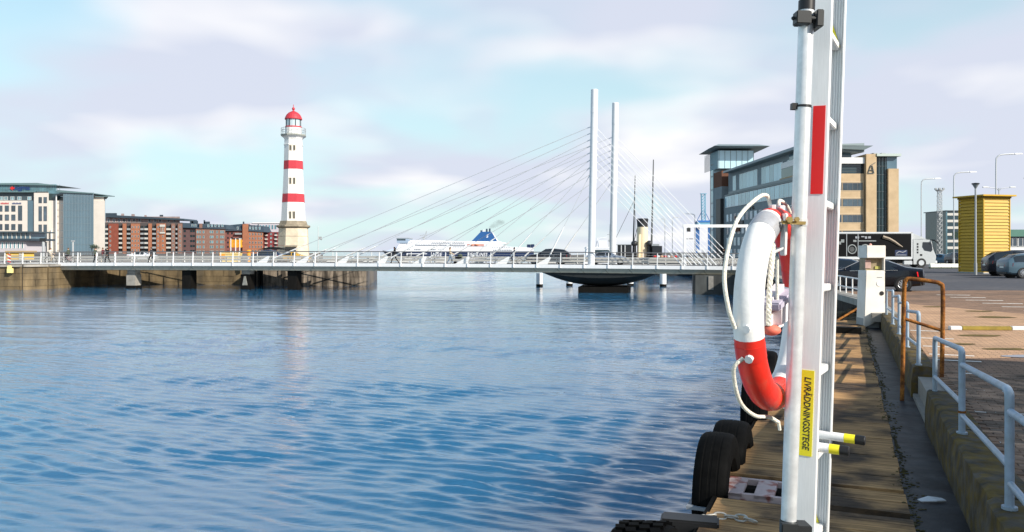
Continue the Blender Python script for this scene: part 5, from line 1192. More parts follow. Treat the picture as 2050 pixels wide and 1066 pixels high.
MB().lathe([(.20, 0), (.20, .9), (.26, .95), (.26, 1.15), (.16, 1.3), (.3, 1.36), (.3, 1.6), (.2, 1.7)], 14).build('bollard_body', ORG, bo)
MB().box(-.08, .08, -.28, -.2, .4, .8).build('plate', WHITE, bo)

# ------------------------------------------------------------------ right-hand office building, built in its own frame along the street
OB = Vector((63.3, 178.0, 2.62)); orot = math.atan2(52.0, -2.3)      # local x runs along the long grey front away from the corner
GB = thing('office_building', 'grey and yellow brick office block with glazed top storeys and wide eaves', 'office building', OB, orot)
inv = Matrix.Rotation(-orot, 3, 'Z')
GREYB = M('grey_brick', (.25, .29, .31), .8, var=.1, scale=.8); YBR = M('yellow_brick', (.54, .40, .25), .85, var=.1, scale=.7, col2=(.49, .36, .22), c2scale=.25); BRB = M('brown_brick_panel', (.16, .075, .05), .85, var=.1); EAVE = M('grey_green_eaves', (.21, .26, .27), .5, var=.08); GSKY = M('sky_reflection_glass', (.42, .62, .70), .06, var=.05, scale=.2, spec=.8, rand=.25)  # GSKY glass has the reflected sky put into its base colour
LN = 55.0                             # length of the front; height in metres above ground
def zh(y, Y): return ZY(y, Y) - 2.62
# a photo column to the distance along the front
def sx(px):
    k = (px - CX) / F; d = Vector((math.cos(orot), math.sin(orot)))
    return (k * OB.y - OB.x) / (d.x - k * d.y)
gx = lambda px: sx(px)
FH = [0, 3.6, 7.0, 10.3, 13.6, 16.6, 20.2, 24.0]
MB().box(0, gx(1449), -14, 0, 0, 17.6).build('grey_body', GREYB, GB)
MB().box(1, gx(1452), -13, -.9, 17.6, 24.6).build('upper_body', GREYB, GB)
# bands of glazing, local y = 0 is the front facing the water (camera side is +y)
def fwin(x0, x1, z0, z1, mat=GLASSB, fm=GALV, nb=1, y=.0, name='window'):
    w = MB().box(x0, x1, y - .02, y + .05, z0, z1)
    n = 1; f = w.build(name, fm, GB)
    g = MB(); st_ = (x1 - x0) / (nb + 1)
    for i in range(nb + 1): g.box(x0 + i * st_ + .08, x0 + (i + 1) * st_ - .08, y + .045, y + .065, z0 + .1, z1 - .1)
    g.build('pane', mat, f)
d0, d1 = gx(1588), gx(1449)
MB().box(-2, gx(1452), -13.5, .2, 17.55, 17.85).build('ledge', EAVE, GB)
n = 17
for i in range(n):
    a = 1.0 + (gx(1450) - 2) * i / n; b = 1.0 + (gx(1450) - 2) * (i + 1) / n
    fwin(a + .08, b - .08, 14.2, 17.4, GSKY, WHITE, 1, .05)
for i in range(n - 1):
    a = 1.5 + (gx(1460) - 2) * i / (n - 1); b = 1.5 + (gx(1460) - 2) * (i + 1) / (n - 1)
    if i % 6 == 2: continue
    fwin(a + .05, b - .05, 18.6, 22.9, GSKY, WHITE, 2, -.86)
MB().box(-1, gx(1460), -.9, .3, 17.86, 18.5).build('parapet', EAVE, GB)
MB().hexa([(-3, -14, 23.6), (gx(1455), -14, 24.2), (gx(1455), 1.2, 24.0), (-3, 1.2, 24.3), (-3, -14, 25.6), (gx(1455), -14, 24.9), (gx(1455), 1.0, 24.6), (-3, 1.0, 25.0)]).build('roof', EAVE, GB)
for r, (z0, z1) in enumerate(((10.2, 12.2), (6.6, 9.0), (3.4, 5.6), (.3, 2.4))):
    m = 15
    for i in range(m):
        a = 1.5 + (gx(1449) - 3) * i / m
        fwin(a + .5, a + 2.3, z0, z1, GSKY if (i + r) % 3 else GLASS, WHITE, 1)
MB().box(gx(1482), gx(1473), 0, .35, 7.2, 11.4).build('brick_bay', BRB, GB); MB().box(gx(1489), gx(1482), 0, .3, 8.2, 10).build('dark_bay', DARKM, GB)
# corner stair tower with the flat wide roof
t0_, t1_ = gx(1449), gx(1428)
MB().box(t0_ + .02, t1_ - 2.4, -10, .6, 0, 20.5).build('tower_wall', GREYB, GB); MB().box(t0_ + .02, t1_ - 2.4, -10, .6, 20.5, 25).build('tower_brick', BRB, GB); MB().box(t0_, t1_ - 6, -9.5, 1.0, 0, 17).build('tower_lower', DARKM, GB); MB().box(t1_ - 2.4, t1_, -10, .8, 0, 26.0).build('tower_glass', GSKY, GB); MB().box(t1_, t1_ + 1.6, -10, .5, 0, 26.0).build('tower_edge', DARKM, GB)
MB().box(t0_ + 3, t1_ + 1.2, -9.8, .7, 26.02, 31.2).build('tower_lantern', GSKY, GB)
mb = MB()
for i in range(18): mb.box(t0_ + 3 + i * .8, t0_ + 3.1 + i * .8, .7, .8, 26, 31.2)
for z in (0, 4, 8, 12, 16, 20, 24, 27.5): mb.box(t1_ - 2.4, t1_, .8, .86, z, z + .3)
for j in range(7): mb.box(t0_ + 2.9, t0_ + 3, -9.8 + j * 1.7, -9.7 + j * 1.7, 26, 31.2)
mb.build('tower_mullions', EAVE, GB)
MB().hexa([(t0_ - 1.5, -13.0, 32.0), (t1_ + 4.5, -13, 31.4), (t1_ + 4.5, 3.2, 31.4), (t0_ - 1.5, 3.2, 32.0), (t0_ + 2, -11.0, 32.9), (t1_ + 1, -11, 32.9), (t1_ + 1, 1.0, 32.9), (t0_ + 2, 1.0, 32.9)]).build('tower_roof', EAVE, GB)
put = text('A  ESS', 1.3, DARKM, GB, frame((gx(1506), .10, 12.95), (-1, 0, 0), (0, 0, 1), (0, 1, 0)), 'lettering', .05)
# the yellow brick gable end, parallel to the picture: world aligned part
GE = thing('yellow_gable', None, None); GE.parent = GB; GE.rotation_euler = (0, 0, -orot); GE.location = (0, 0, 0)
YG_ = 176.0
def gbx(name, x0, x1, y0, y1, mat, depth=14, proud=0.0, par=GE):
    return MB().box(XY(x0, YG_) - OB.x, XY(x1, YG_) - OB.x, YG_ - OB.y - proud, YG_ - OB.y + depth, zh(y1, YG_), zh(y0, YG_)).build(name, mat, par)
gbx('brick_wall', 1600, 1729.5, 348, 527, YBR, 13); gbx('white_parapet', 1600, 1729.5, 316, 328, WHITE, 12, .3); gbx('glazed_storey', 1601, 1729, 328, 348, GLASSD, 12, -.6); gbx('corner_post', 1728, 1731, 318, 527, DARKM, 12, -.3)
gbx('brick_pier', 1731, 1751.5, 309.5, 527, YBR, 8, .8); gbx('glass_stair', 1751.5, 1777, 314, 527, GLASSD, 8, -.2); gbx('glass_corner', 1776, 1796, 314, 338.5, GLASSC, 8, -.1); gbx('brick_pier', 1776.5, 1797, 338.5, 527, YBR, 8, .5); gbx('stair_roof', 1751.5, 1800, 309, 314, M('pale_green_trim', (.45, .52, .48), .6, var=.05), 9, 1.0)
gbx('penthouse', 1605, 1712, 302, 316, GLASSC, 8, -2.5)
MB().hexa([(XY(1600, 178.5) - OB.x, -3.5, zh(297, 176)), (XY(1715, 178.5) - OB.x, -3.5, zh(302, 176)), (XY(1715, 178.5) - OB.x, 9, zh(302, 176)), (XY(1600, 178.5) - OB.x, 9, zh(297, 176)), (XY(1600, 178.5) - OB.x, -3.8, zh(293.5, 176)), (XY(1731, 178.5) - OB.x, -3.8, zh(294, 176)), (XY(1731, 178.5) - OB.x, 9, zh(294, 176)), (XY(1600, 178.5) - OB.x, 9, zh(293.5, 176))]).build('penthouse_roof', EAVE, GE)
gbx('roof_vent', 1749, 1757, 306.5, 309, GREYP, 2); gbx('roof_vent', 1765, 1773, 306.5, 309, GREYP, 2)
mb = MB()
for k in range(5): z = zh(328 + k * 5, YG_); mb.box(XY(1601, YG_) - OB.x, XY(1729, YG_) - OB.x, YG_ - OB.y + .5, YG_ - OB.y + .56, z - .05, z + .05)
for k in range(20): x = XY(1752 + (k % 4) * 6.3, YG_) - OB.x; z = zh(316 + (k // 4) * 42, YG_); mb.box(x - .05, x + .05, YG_ - OB.y + .1, YG_ - OB.y + .2, zh(527, YG_), zh(314, YG_))
for k in range(12): z = zh(316 + k * 17, YG_); mb.box(XY(1751.5, YG_) - OB.x, XY(1776.5, YG_) - OB.x, YG_ - OB.y + .1, YG_ - OB.y + .2, z - .05, z + .05)
mb.build('mullions', SLATEW, GE)
for r, yy in enumerate((367, 399, 431, 463, 495)):
    for x0 in (1620, 1654, 1688):
        w_ = gbx('window', x0 - 1, x0 + 39 if x0 == 1688 else x0 + 31, yy - .5, yy + 14.5, M('bronze_frame', (.16, .15, .14), .5, var=0), .5, .06)
        for k in range(4):
            xx = x0 + k * (9.6 if x0 == 1688 else 7.6)
            MB().box(XY(xx + .3, YG_) - OB.x, XY(xx + (8.6 if x0 == 1688 else 6.8), YG_) - OB.x, YG_ - OB.y - .12, YG_ - OB.y - .05, zh(yy + 13.8, YG_), zh(yy + .3, YG_)).build('pane', GLASS, GE) if False else None
        g = MB()
        for k in range(4):
            st_ = 9.8 if x0 == 1688 else 7.8
            g.box(XY(x0 + k * st_, YG_) - OB.x, XY(x0 + k * st_ + st_ - 1, YG_) - OB.x, YG_ - OB.y - .09, YG_ - OB.y - .055, zh(yy + 13.8, YG_), zh(yy + .3, YG_))
        w_['kind'] = 'thing'; del w_['kind']
        g.build('glazing', GLASS, GE)
    gbx('sill_band', 1600, 1729.5, yy + 15, yy + 16.2, M('pale_sill', (.6, .48, .33), .8, var=.05), .4, .05); gbx('lintel_band', 1600, 1729.5, yy - 3, yy - 1.6, MATS['pale_sill'], .4, .05)
ax, az = XY(1741, YG_) - OB.x, zh(339, YG_); yy = YG_ - OB.y - .95
MB().beam((ax - .75, yy, az - .95), (ax - .15, yy, az + .75), .12, .14, up=(0, 1, 0)).beam((ax - .15, yy, az + .75), (ax + .85, yy, az + 1.35), .12, .13, up=(0, 1, 0)).beam((ax + .5, yy, az - .95), (ax + .12, yy, az + .7), .12, .18, up=(0, 1, 0)).beam((ax - .75, yy, az - 1.0), (ax + .6, yy, az - 1.0), .12, .09, up=(0, 1, 0)).beam((ax - .3, yy, az - .3), (ax + .3, yy, az - .3), .12, .25, up=(0, 1, 0)).build('emblem', SLATEW, GE)

b8 = thing('office_building', 'small banded office tower between the light mast and the yellow kiosk', 'office building', (XY(1908, 235), 235, 2.62))
block(b8, 'body', 235, 1895, 1960, 423, 521, GLASSD, 12)
for k in range(7): block(b8, 'white_band', 235, 1895, 1960, 427 + k * 13.4, 432 + k * 13.4, BALW, .3, proud=.15)
block(b8, 'roof', 234.6, 1894.5, 1961, 421.4, 423, SLATEW, 13); block(b8, 'side_edge', 234.8, 1894.6, 1896.6, 423, 521, GLASSB, .5)
b9 = thing('hall_building', 'low hall with green roof and large windows behind the yellow kiosk', 'building', (XY(2060, 150), 150, 2.62))
block(b9, 'body', 150, 2015, 2200, 474, 525, SLATEW, 16); block(b9, 'green_roof', 149.5, 2012, 2202, 460, 474, M('green_roof', (.06, .17, .13), .5, var=.1, scale=.3), 18); block(b9, 'white_band', 149.8, 2015, 2200, 495.5, 501, WHITE, .3)
for k in range(8): window_at(b9, 150, 2018 + k * 20, 2036 + k * 20, 477, 494, WHITE, GLASS, 1)
# unseen brick block added out of the frame, shaped to shade the near paving
SH_ = SUN_V / SUN_V.z * 9.4; SH_.z = 0                 # where a roof corner stands that throws its shadow on a ground point
WC = [Vector((*p, 0)) + SH_ for p in ((UT(-.45, 10.1).x, UT(-.45, 10.1).y), (UT(.25, 10.4).x, UT(.25, 10.4).y), (7.1, 14.0), (8.45, 13.3), (15, 10.2))]
sh = thing('shade_block', 'unseen brick block added to shade the near paving', 'building', (WC[0].x, WC[0].y, 2.6))
R0 = WC[0] - QD * 42
pl = [(p.x - WC[0].x, p.y - WC[0].y) for p in [R0] + WC + [R0 + Vector((16, -4, 0))]]
MB().prism(pl, 0, 9.4).build('walls', RB4, sh)
mb = MB().prism([(p[0] * 1.0, p[1] * 1.0) for p in pl], 9.405, 9.5); mb.build('roof', ROOFD, sh)
for k in range(9):
    c = -QD * (3 + 4.2 * k) - QN * .02
    for z in (2.2, 6.2): 
        f = MB().obox(c + Vector((0, 0, z)), QD * .8, QN * .04, Vector((0, 0, 1.0))).build('window', WHITE, sh); MB().obox(c - QN * .03 + Vector((0, 0, z)), QD * .68, QN * .03, Vector((0, 0, .88))).build('pane', GLASS, f)
# ------------------------------------------------------------------ ferry with its smoke
YF = 700.0; kf = YF / F
fe = thing('ferry', 'large white passenger ferry with dark blue hull and a blue sloping funnel', 'ferry', (XY(920, YF), YF, 0))
def fx(px): return (px - 920) * kf
def fz(py): return ZY(py, YF)
HULLB = M('ferry_blue_hull', (.012, .025, .075), .4, var=.05); SHIPW = M('ferry_white', (.78, .78, .80), .5, var=.03, scale=.05); FBLUE = M('ferry_funnel_blue', (.015, .085, .25), .45, var=.06, scale=.1)
n = 16; vs = []; fs = []
for i, (px, hw, zb) in enumerate(((766, .3, 5), (775, 3, .5), (786, 6.5, -2), (800, 10, -2), (830, 13, -2), (900, 13.5, -2), (1000, 13.5, -2), (1060, 13.2, -2), (1068, 12.5, 0))):
    vs += [(fx(px), -hw * (.35 if i < 3 else .95), zb), (fx(px), -hw, fz(503.5)), (fx(px), hw, fz(503.5)), (fx(px), hw * (.35 if i < 3 else .95), zb)]
for i in range(8):
    for j in range(4): fs.append((i * 4 + j, i * 4 + (j + 1) % 4, i * 4 + 4 + (j + 1) % 4, i * 4 + 4 + j))
fs += [(0, 1, 2, 3), (32, 33, 34, 35)]
MB().add(vs, fs).build('hull', HULLB, fe)
def deck(name, pts, hw, mat=SHIPW): return MB().sprism([(fx(a), fz(b)) for a, b in pts], -hw, hw).build(name, mat, fe)
deck('lower_superstructure', [(795, 503.4), (1068, 503.4), (1066, 497), (1040, 495), (1012, 494.5), (800, 494)], 13.3)
deck('bow_bulwark', [(776, 503.4), (812, 503.4), (818, 489), (805, 488), (796, 496)], 11.5, M('ferry_pale_blue', (.50, .58, .74), .5, var=.03))
deck('main_superstructure', [(800, 493.9), (1018, 493.9), (1000, 488.5), (935, 488), (820, 484.2), (806, 487)], 12.8)
deck('top_deck', [(822, 484.1), (935, 487.9), (935, 484), (870, 481.8), (826, 481.5)], 11)
deck('wheelhouse', [(799, 487), (821, 487), (822, 478.4), (798.5, 478.4)], 13.8, M('ferry_wheelhouse', (.30, .38, .48), .4, var=.05)); deck('wheelhouse_roof', [(797, 478.3), (823, 478.3), (822, 477), (798, 477)], 14, GREYP); deck('wheelhouse_windows', [(799.5, 482.3), (816, 482.3), (816, 479.2), (799.2, 479.2)], 13.95, GLASSD)
deck('funnel_base', [(930, 488), (1020, 488.4), (1000, 484), (935, 483.6)], 9)
deck('funnel', [(944.5, 483.5), (995.5, 483.5), (984, 464.5), (963, 464.5)], 5, FBLUE)
deck('funnel_trim', [(995.7, 483.5), (998, 483.5), (985.5, 464.5), (984.2, 464.5)], 5, SHIPW)
for x, t in ((963.5, 461.5), (968, 460.5), (974.5, 458.5), (980.5, 458)): MB().tube([(fx(x), 0, fz(465)), (fx(x), 0, fz(t))], .75, 10).build('exhaust_pipe', HULLB if x != 968 else SHIPW, fe)
deck('stern_block', [(1055, 497.5), (1061.5, 497.5), (1061.5, 490), (1055, 490)], 12, HULLB); deck('stern_block', [(1063, 497.5), (1069, 497.5), (1069, 489.6), (1063, 489.6)], 12, HULLB)
deck('lifeboat_deck', [(937, 493.7), (970, 493.7), (970, 489), (937, 489)], 13.0, M('lifeboat_recess', (.55, .28, .24), .6, var=.2, scale=.2))
for x in (945, 956): MB().ball((fx(x), -13.3, fz(490.6)), (1.9, .9, .75), 10, 6).build('lifeboat', M('lifeboat_orange', (.7, .25, .12), .5, var=0), fe, smooth=60)
for x0, x1, y, st_, w, h in ((836, 934, 490.5, 3.4, 2.1, 1.3), (868, 932, 486.2, 3.6, 1.8, 1.2), (833, 846, 499.5, 3.3, 2.4, 1.8), (860, 873, 499.5, 3.2, 2.4, 1.8), (820, 826, 499.5, 3, 1.6, 1.2), (880, 892, 499.2, 3.2, 1.4, 1.2), (988, 1024, 500.4, 3.4, 2.5, 1.7), (986, 1022, 496, 3.4, 1.7, .9), (910, 930, 494.6, 3.2, 1.8, 1.0)):
    mb = MB(); x = x0
    while x < x1: mb.box(fx(x), fx(x + w), -13.46, 13.46, fz(y + h), fz(y)); x += st_
    mb.build('window_row', GLASS, fe)
mb = MB()
for x, y0, y1 in ((848, 482, 473), (853, 475, 463), (849, 472, 471), (843, 482, 478), (862, 482, 479), (884, 483, 480), (893, 483.5, 479), (914, 485, 481)): mb.beam((fx(x), 0, fz(y0)), (fx(x) + .4, 0, fz(y1)), .35, .35)
mb.tube([(fx(848), 0, fz(482)), (fx(854), 0, fz(463))], .25, 5).tube([(fx(840), 0, fz(472.5)), (fx(850), 0, fz(470.5))], .25, 5).tube([(fx(844), 0, fz(477)), (fx(850), 0, fz(475))], .25, 5)
stuff(mb.ball((fx(848), 0, fz(478.5)), .8, 8, 6).build('aerials', GREYP, fe))
deck('hull_stripe', [(818, 509.2), (858, 509.2), (858, 507.8), (818, 507.8)], 13.75)
deck('hull_stripe', [(818, 511.5), (820, 511.5), (820, 507.4), (818, 507.4)], 13.74)
for s, px, w in (('NGE', 878, 1), ('FINNLINES', 957, 1)):
    text(s, 9.2 * kf * 1.0, SHIPW, fe, frame((fx(px), -13.9, fz(510.2)), (1, 0, 0), (0, 0, 1), (0, -1, 0)), 'lettering', .1, bold=.05, shear=.2, sx=.92 if px < 900 else .8, space=1.12)
text('S', 8.6 * kf, SHIPW, fe, frame((fx(975.5), -5.1, fz(473.5)), (1, 0, 0), (0, 0, 1), (0, -1, 0)), 'lettering', .08, bold=.08, shear=.2)
sm = thing('smoke', 'thin grey brown smoke drifting from the ferry funnel', 'smoke', (0, 0, 0))
sm['kind'] = 'stuff'
mm = bpy.data.materials.new('funnel_smoke'); mm.use_nodes = True; nt = mm.node_tree; nt.nodes.remove(nt.nodes['Principled BSDF']); pvv = nt.nodes.new('ShaderNodeVolumePrincipled')
pvv.inputs['Color'].default_value = (.16, .12, .12, 1); nt.links.new(pvv.outputs[0], nt.nodes['Material Output'].inputs['Volume'])
tcn = nt.nodes.new('ShaderNodeTexCoord'); nz = nt.nodes.new('ShaderNodeTexNoise'); nz.inputs['Scale'].default_value = .22; nt.links.new(tcn.outputs['Object'], nz.inputs['Vector']); mpr = nt.nodes.new('ShaderNodeMapRange'); mpr.inputs[1].default_value = .3; mpr.inputs[2].default_value = .75; mpr.inputs[4].default_value = .12; nt.links.new(nz.outputs[0], mpr.inputs[0]); nt.links.new(mpr.outputs[0], pvv.inputs['Density'])
stuff(MB().tube([P(978, 459, YF), P(983, 455, YF), P(990, 450.5, YF), P(999, 446.5, YF), P(1010, 444, YF)], [.8, 1.8, 2.6, 3.0, 1.6], 12).build('smoke_plume', mm, sm, smooth=180))

# ------------------------------------------------------------------ steamship, yacht, crane, gantry
YS = 150.0
ss = thing('steamship', 'moored steamship with a cream funnel, black top and two thin masts', 'ship', (XY(1285, YS), YS, 0), R(-12))
def sxx(px): return XY(px, YS) - ss.location.x
BLKH = M('ship_black', (.02, .022, .025), .5, var=.1); FUN = M('cream_funnel', (.74, .62, .42), .5, var=.05)
n = 12; vs = []; fs = []; 
for i in range(n + 1):
    x = -9 + 20 * i / n; q = abs(2 * i / n - 1); hw = 3.2 * (1 - q ** 3) + .15; zt = 3.1 + 1.0 * q ** 2
    vs += [(x, -hw * .8, -1), (x, -hw, zt), (x, hw, zt), (x, hw * .8, -1)]
for i in range(n):
    for j in range(4): fs.append((i * 4 + j, i * 4 + (j + 1) % 4, i * 4 + 4 + (j + 1) % 4, i * 4 + 4 + j))
fs += [(0, 1, 2, 3), tuple(n * 4 + j for j in range(4))]
MB().add(vs, fs).build('hull', BLKH, ss); MB().box(-7, 9, -3.0, 3.0, 3.12, 3.3).build('deck', M('ship_deck', (.35, .2, .12), .8, var=.2), ss)
fzz = lambda y: ZY(y, YS)
MB().tube([(.1, 0, 3.3), (.1, 0, fzz(455))], 1.0, 20).build('funnel', FUN, ss, smooth=40); MB().tube([(.1, 0, fzz(455)), (.1, 0, fzz(445)), (.1, 0, fzz(440)), (.1, 0, fzz(438))], [.97, 1.02, 1.12, 1.0], 20).build('funnel_top', BLKH, ss, smooth=30)
MB().tube([(-.5, -1.2, 3.3), (-.4, -1.1, fzz(470))], .3, 8).build('steam_pipe', FUN, ss)
for x, zt in ((-1.35, 484.5), (1.4, 487)):
    MB().tube([(x, -.8, 3.3), (x, -.8, fzz(492))], .35, 10).ball((x, -.9, fzz(488)), (.62, .5, .55), 12, 8).build('ventilator', BLKH, ss, smooth=60)
MB().box(-4.4, -2.0, -1.8, 1.8, 3.31, fzz(491)).build('deckhouse', BLKH, ss); MB().box(2.0, 3.7, -1.8, 1.8, 3.31, fzz(493)).build('deckhouse', BLKH, ss); MB().box(-4.6, -1.9, -2, 2, fzz(491) + .01, fzz(489.6)).build('deckhouse_roof', GREYP, ss); MB().box(1.9, 3.2, -1.9, 1.9, fzz(493) + .01, fzz(489)).build('wheelhouse', GREYP, ss)
for x in (-3.7, -3.0): MB().box(x - .06, x + .06, -1.95, -1.83, 3.3, fzz(491)).build('white_stanchion', WHITE, ss)
for px, yt, r_ in ((1269.5, 350, .13), (1306.5, 320, .15)):
    x = sxx(px) * .98; lean = .15
    MB().tube([(x - .25, .5, 3.3), (x + lean, .5, fzz(yt))], [r_ * 1.3, r_ * .6], 8).build('mast', M('dark_mast', (.06, .07, .075), .5, var=.1), ss)
rg_ = MB()
rg_.tube([(-5.6, 0, fzz(493)), (sxx(1270) + .1, .5, fzz(398))], .035, 4).tube([(-1.0, 0, fzz(488)), (sxx(1271), .5, fzz(420))], .035, 4).tube([(-1.6, 0, fzz(490)), (-.45, -.4, fzz(440))], .06, 5)
rg_.build('rigging', DARKM, ss)
for k in range(7): MB().ball((2.5 + k * .62, -2.9, 3.5), (.28, .2, .22), 8, 5).build('fender_ball', (RED, WHITE, M('peach_paint', (.7, .4, .25), .6, var=0))[k % 3], ss)
yt = thing('motor_yacht', 'white motor yacht with dark window band seen between the two pylons', 'boat', (XY(1203, 140), 140, 0))
MB().sprism([(-3.2, .2), (2.6, .2), (3.6, 2.6), (-3.2, 2.2)], -1.6, 1.6).build('hull', SHIPW, yt); MB().sprism([(-3.0, 2.3), (2.2, 2.6), (1.3, 4.9), (-2.6, 4.9)], -1.4, 1.4).build('cabin', SHIPW, yt); MB().sprism([(-2.4, 4.0), (1.5, 4.1), (1.2, 4.7), (-2.2, 4.7)], -1.43, 1.43).build('window_band', GLASSD, yt); MB().sprism([(-2.8, 4.92), (1.6, 4.92), (1.2, 5.2), (-2.6, 5.2)], -1.5, 1.5).build('cabin_roof', SHIPW, yt)
MB().tube([(-.8, -1.2, 5.2), (-.5, -1.2, 6.7), (.9, -1.2, 6.9)], .06, 6).tube([(-.8, 1.2, 5.2), (-.5, 1.2, 6.7), (.9, 1.2, 6.9)], .06, 6).box(-.5, .95, -1.1, 1.1, 5.25, 6.3).build('flybridge', SHIPW, yt); MB().tube([(1.4, 0, 5.2), (1.6, 0, 9.2)], .06, 5).tube([(1.1, 0, 7.4), (2.1, 0, 7.4)], .05, 5).ball((1.55, 0, 6.3), .25, 8, 6).build('aerial_mast', GREYP, yt)
YC = 430.0
cr = thing('harbour_crane', 'blue lattice harbour crane standing behind the grey office block', 'crane', (XY(1408, YC), YC, 2.6))
CB_ = M('crane_blue', (.03, .13, .36), .5, var=.08); CBL = M('crane_pale_blue', (.16, .36, .50), .5, var=.08)
cx_ = lambda px: XY(px, YC) - cr.location.x
cz_ = lambda py: ZY(py, YC) - 2.6
mb = MB()
for px in (1394.5, 1398.5, 1419, 1423): mb.box(cx_(px) - .45, cx_(px) + .45, -.4, .4, 0, cz_(452))
for k in range(6): z = cz_(500) + k * 2.3; mb.beam((cx_(1394.5), 0, z), (cx_(1398.5), 0, z + 2), .2, .2).beam((cx_(1419), 0, z + 2), (cx_(1423), 0, z), .2, .2)
mb.build('legs', CB_, cr); MB().box(cx_(1394), cx_(1424), -3, 3, cz_(453.5), cz_(446)).build('machine_house', CBL, cr); MB().hexa([(cx_(1393), -3.2, cz_(446)), (cx_(1424.5), -3.2, cz_(446)), (cx_(1424.5), 3.2, cz_(446)), (cx_(1393), 3.2, cz_(446)), (cx_(1396), -2, cz_(442)), (cx_(1420), -2, cz_(442)), (cx_(1420), 2, cz_(442)), (cx_(1396), 2, cz_(442))]).build('roof', CB_, cr)
mb = MB()
for a, b in ((1405, 1404), (1412, 1411.5)): 
    for y in (-.8, .8): mb.beam((cx_(a), y, cz_(442)), (cx_(b), y, cz_(389)), .3, .3)
for k in range(9):
    y0, y1 = 442 - k * 5.9, 442 - (k + 1) * 5.9
    for y in (-.8, .8): mb.beam((cx_(1405), y, cz_(y0)), (cx_(1412), y, cz_(y1)), .18, .18).beam((cx_(1404.6), y, cz_(y1)), (cx_(1411.7), y, cz_(y1)), .18, .18)
mb.box(cx_(1402), cx_(1414), -1, 1, cz_(389), cz_(387.8)).build('lattice_mast', CBL, cr)
mb = MB()
for a in (1395, 1421): mb.beam((cx_(a), 0, cz_(443)), (cx_(1408 + (2 if a > 1408 else -2)), 0, cz_(422)), .3, .3)
mb.build('stays', CB_, cr)
gy = 82.6
ga = thing('gantry', 'white overhead gantry across the road at the abutment end of the bridge', 'gantry', (XY(1371, gy + 1), gy + 1, 2.66))
gz = ZY(455, gy) - 2.66
MB().box(-.13, .13, -.13, .13, .0, gz - .02).build('post', STEELW, ga); MB().box(-.2, 6.6, -.12, .12, gz - .3, gz).build('crossbeam', WHITE, ga); MB().box(6.35, 6.6, -.11, .11, .0, gz - .31).build('post', STEELW, ga)
MB().box(.2, .55, -.2, .0, gz - .75, gz - .35).tube([(.4, -.1, gz - .35), (.4, -.1, gz - .3)], .04, 6).tube([(.13, 0, gz - 1.5), (.9, -.1, gz - 1.5)], .04, 6).build('signal', DARKM, ga)
ga.location.z = deckz(s_at(1371, 5))

# ------------------------------------------------------------------ kiosk, truck, barrier, lamps
YK = 65.0
kc = P(1969, 503, YK); kz = 2.67
vd = Vector((kc.x, kc.y, 0)).normalized(); krot = math.atan2(vd.y, vd.x) - math.pi / 2 + R(44)
ki = thing('yellow_kiosk', 'tall yellow kiosk clad in horizontal boards with a thin projecting roof', 'kiosk', (kc.x, kc.y, kz), krot)
KY = M('yellow_boards', (.50, .295, .004), .55, var=.08, scale=1.5, rand=.06)
KW_ = 2.55; KH = ZY(393, YK) - kz          # the near corner is the origin; walls run back along +x and +y
nb = 24; st_ = KH / nb
bd = MB().hexa([(0, -.0, 0), (KW_, 0, 0), (KW_, .05, 0), (0, .10, 0), (0, .07, st_ * .86), (KW_, .07, st_ * .86), (KW_, .10, st_ * .86), (0, .10, st_ * .86)]).mesh('board', KY)
bd2 = MB().hexa([(0, 0, 0), (.10, 0, 0), (.10, KW_, 0), (0, KW_, 0), (.07, 0, st_ * .86), (.10, 0, st_ * .86), (.10, KW_, st_ * .86), (.07, KW_, st_ * .86)]).mesh('board', KY)
MB().box(.101, KW_, .101, KW_, 0, KH).build('core', M('shade_yellow_core', (.22, .14, .006), .7, var=.1), ki)  # core darkened so its colour stands in for shade between the boards
for k in range(nb): obj('board', bd, ki, (.05, 0, k * st_)); obj('board', bd2, ki, (0, .05, k * st_))
MB().box(-.03, .06, -.03, .06, 0, KH).build('corner_post', KY, ki); MB().box(KW_, KW_ + .08, -.02, .07, 0, KH).box(-.02, .07, KW_, KW_ + .08, 0, KH).build('corner_post', KY, ki)
MB().box(-.34, KW_ + .36, -.34, KW_ + .36, KH, KH + .12).build('roof', KY, ki); MB().box(-.1, KW_ + .1, -.1, KW_ + .1, KH - .14, KH - .002).build('eaves', MATS['shade_yellow_core'], ki); MB().box(-.08, KW_ + .1, -.08, KW_ + .1, 0, .09).build('plinth', GREYP, ki)
YT = 90.0
tk = thing('truck', 'grey box truck with a black printed side and silver cab heading right', 'truck', (XY(1768, YT), YT, 2.665), R(-7))
ts = YT / F
def tx(px): return (px - 1768) * ts * 1.01
def tz(py): return ZY(py, YT) - 2.665
TG = M('truck_silver', (.55, .57, .57), .4, .1, var=.05); TDK = M('truck_black_print', (.007, .007, .008), .6, var=.1, spec=.12)
MB().box(tx(1668), tx(1815), -1.22, 1.22, tz(518), tz(466)).build('box_body', TG, tk, bevel=.03)
MB().box(tx(1669), tx(1813), -1.235, -1.222, tz(514), tz(469)).build('printed_side', TDK, tk)
MB().box(tx(1813.2), tx(1815.5), -1.25, -1.0, tz(518), tz(466)).build('box_corner', STEELW, tk); MB().box(tx(1668), tx(1814), -1.26, 1.26, tz(519.5), tz(515)).build('box_sill', STEELW, tk); MB().box(tx(1667), tx(1815.6), -1.25, 1.25, tz(468), tz(465.4)).build('box_top_rail', STEELW, tk)
for px in (1692.5, 1714): MB().box(tx(px) - .04, tx(px) + .04, -1.27, -1.24, tz(515), tz(469)).build('side_strip', GREYP, tk)
GPR = M('grey_print', (.28, .30, .30), .6, var=.15); PPR = M('beige_print', (.26, .20, .14), .6, var=.2); WPR = M('pale_print', (.36, .37, .40), .6, var=.1)
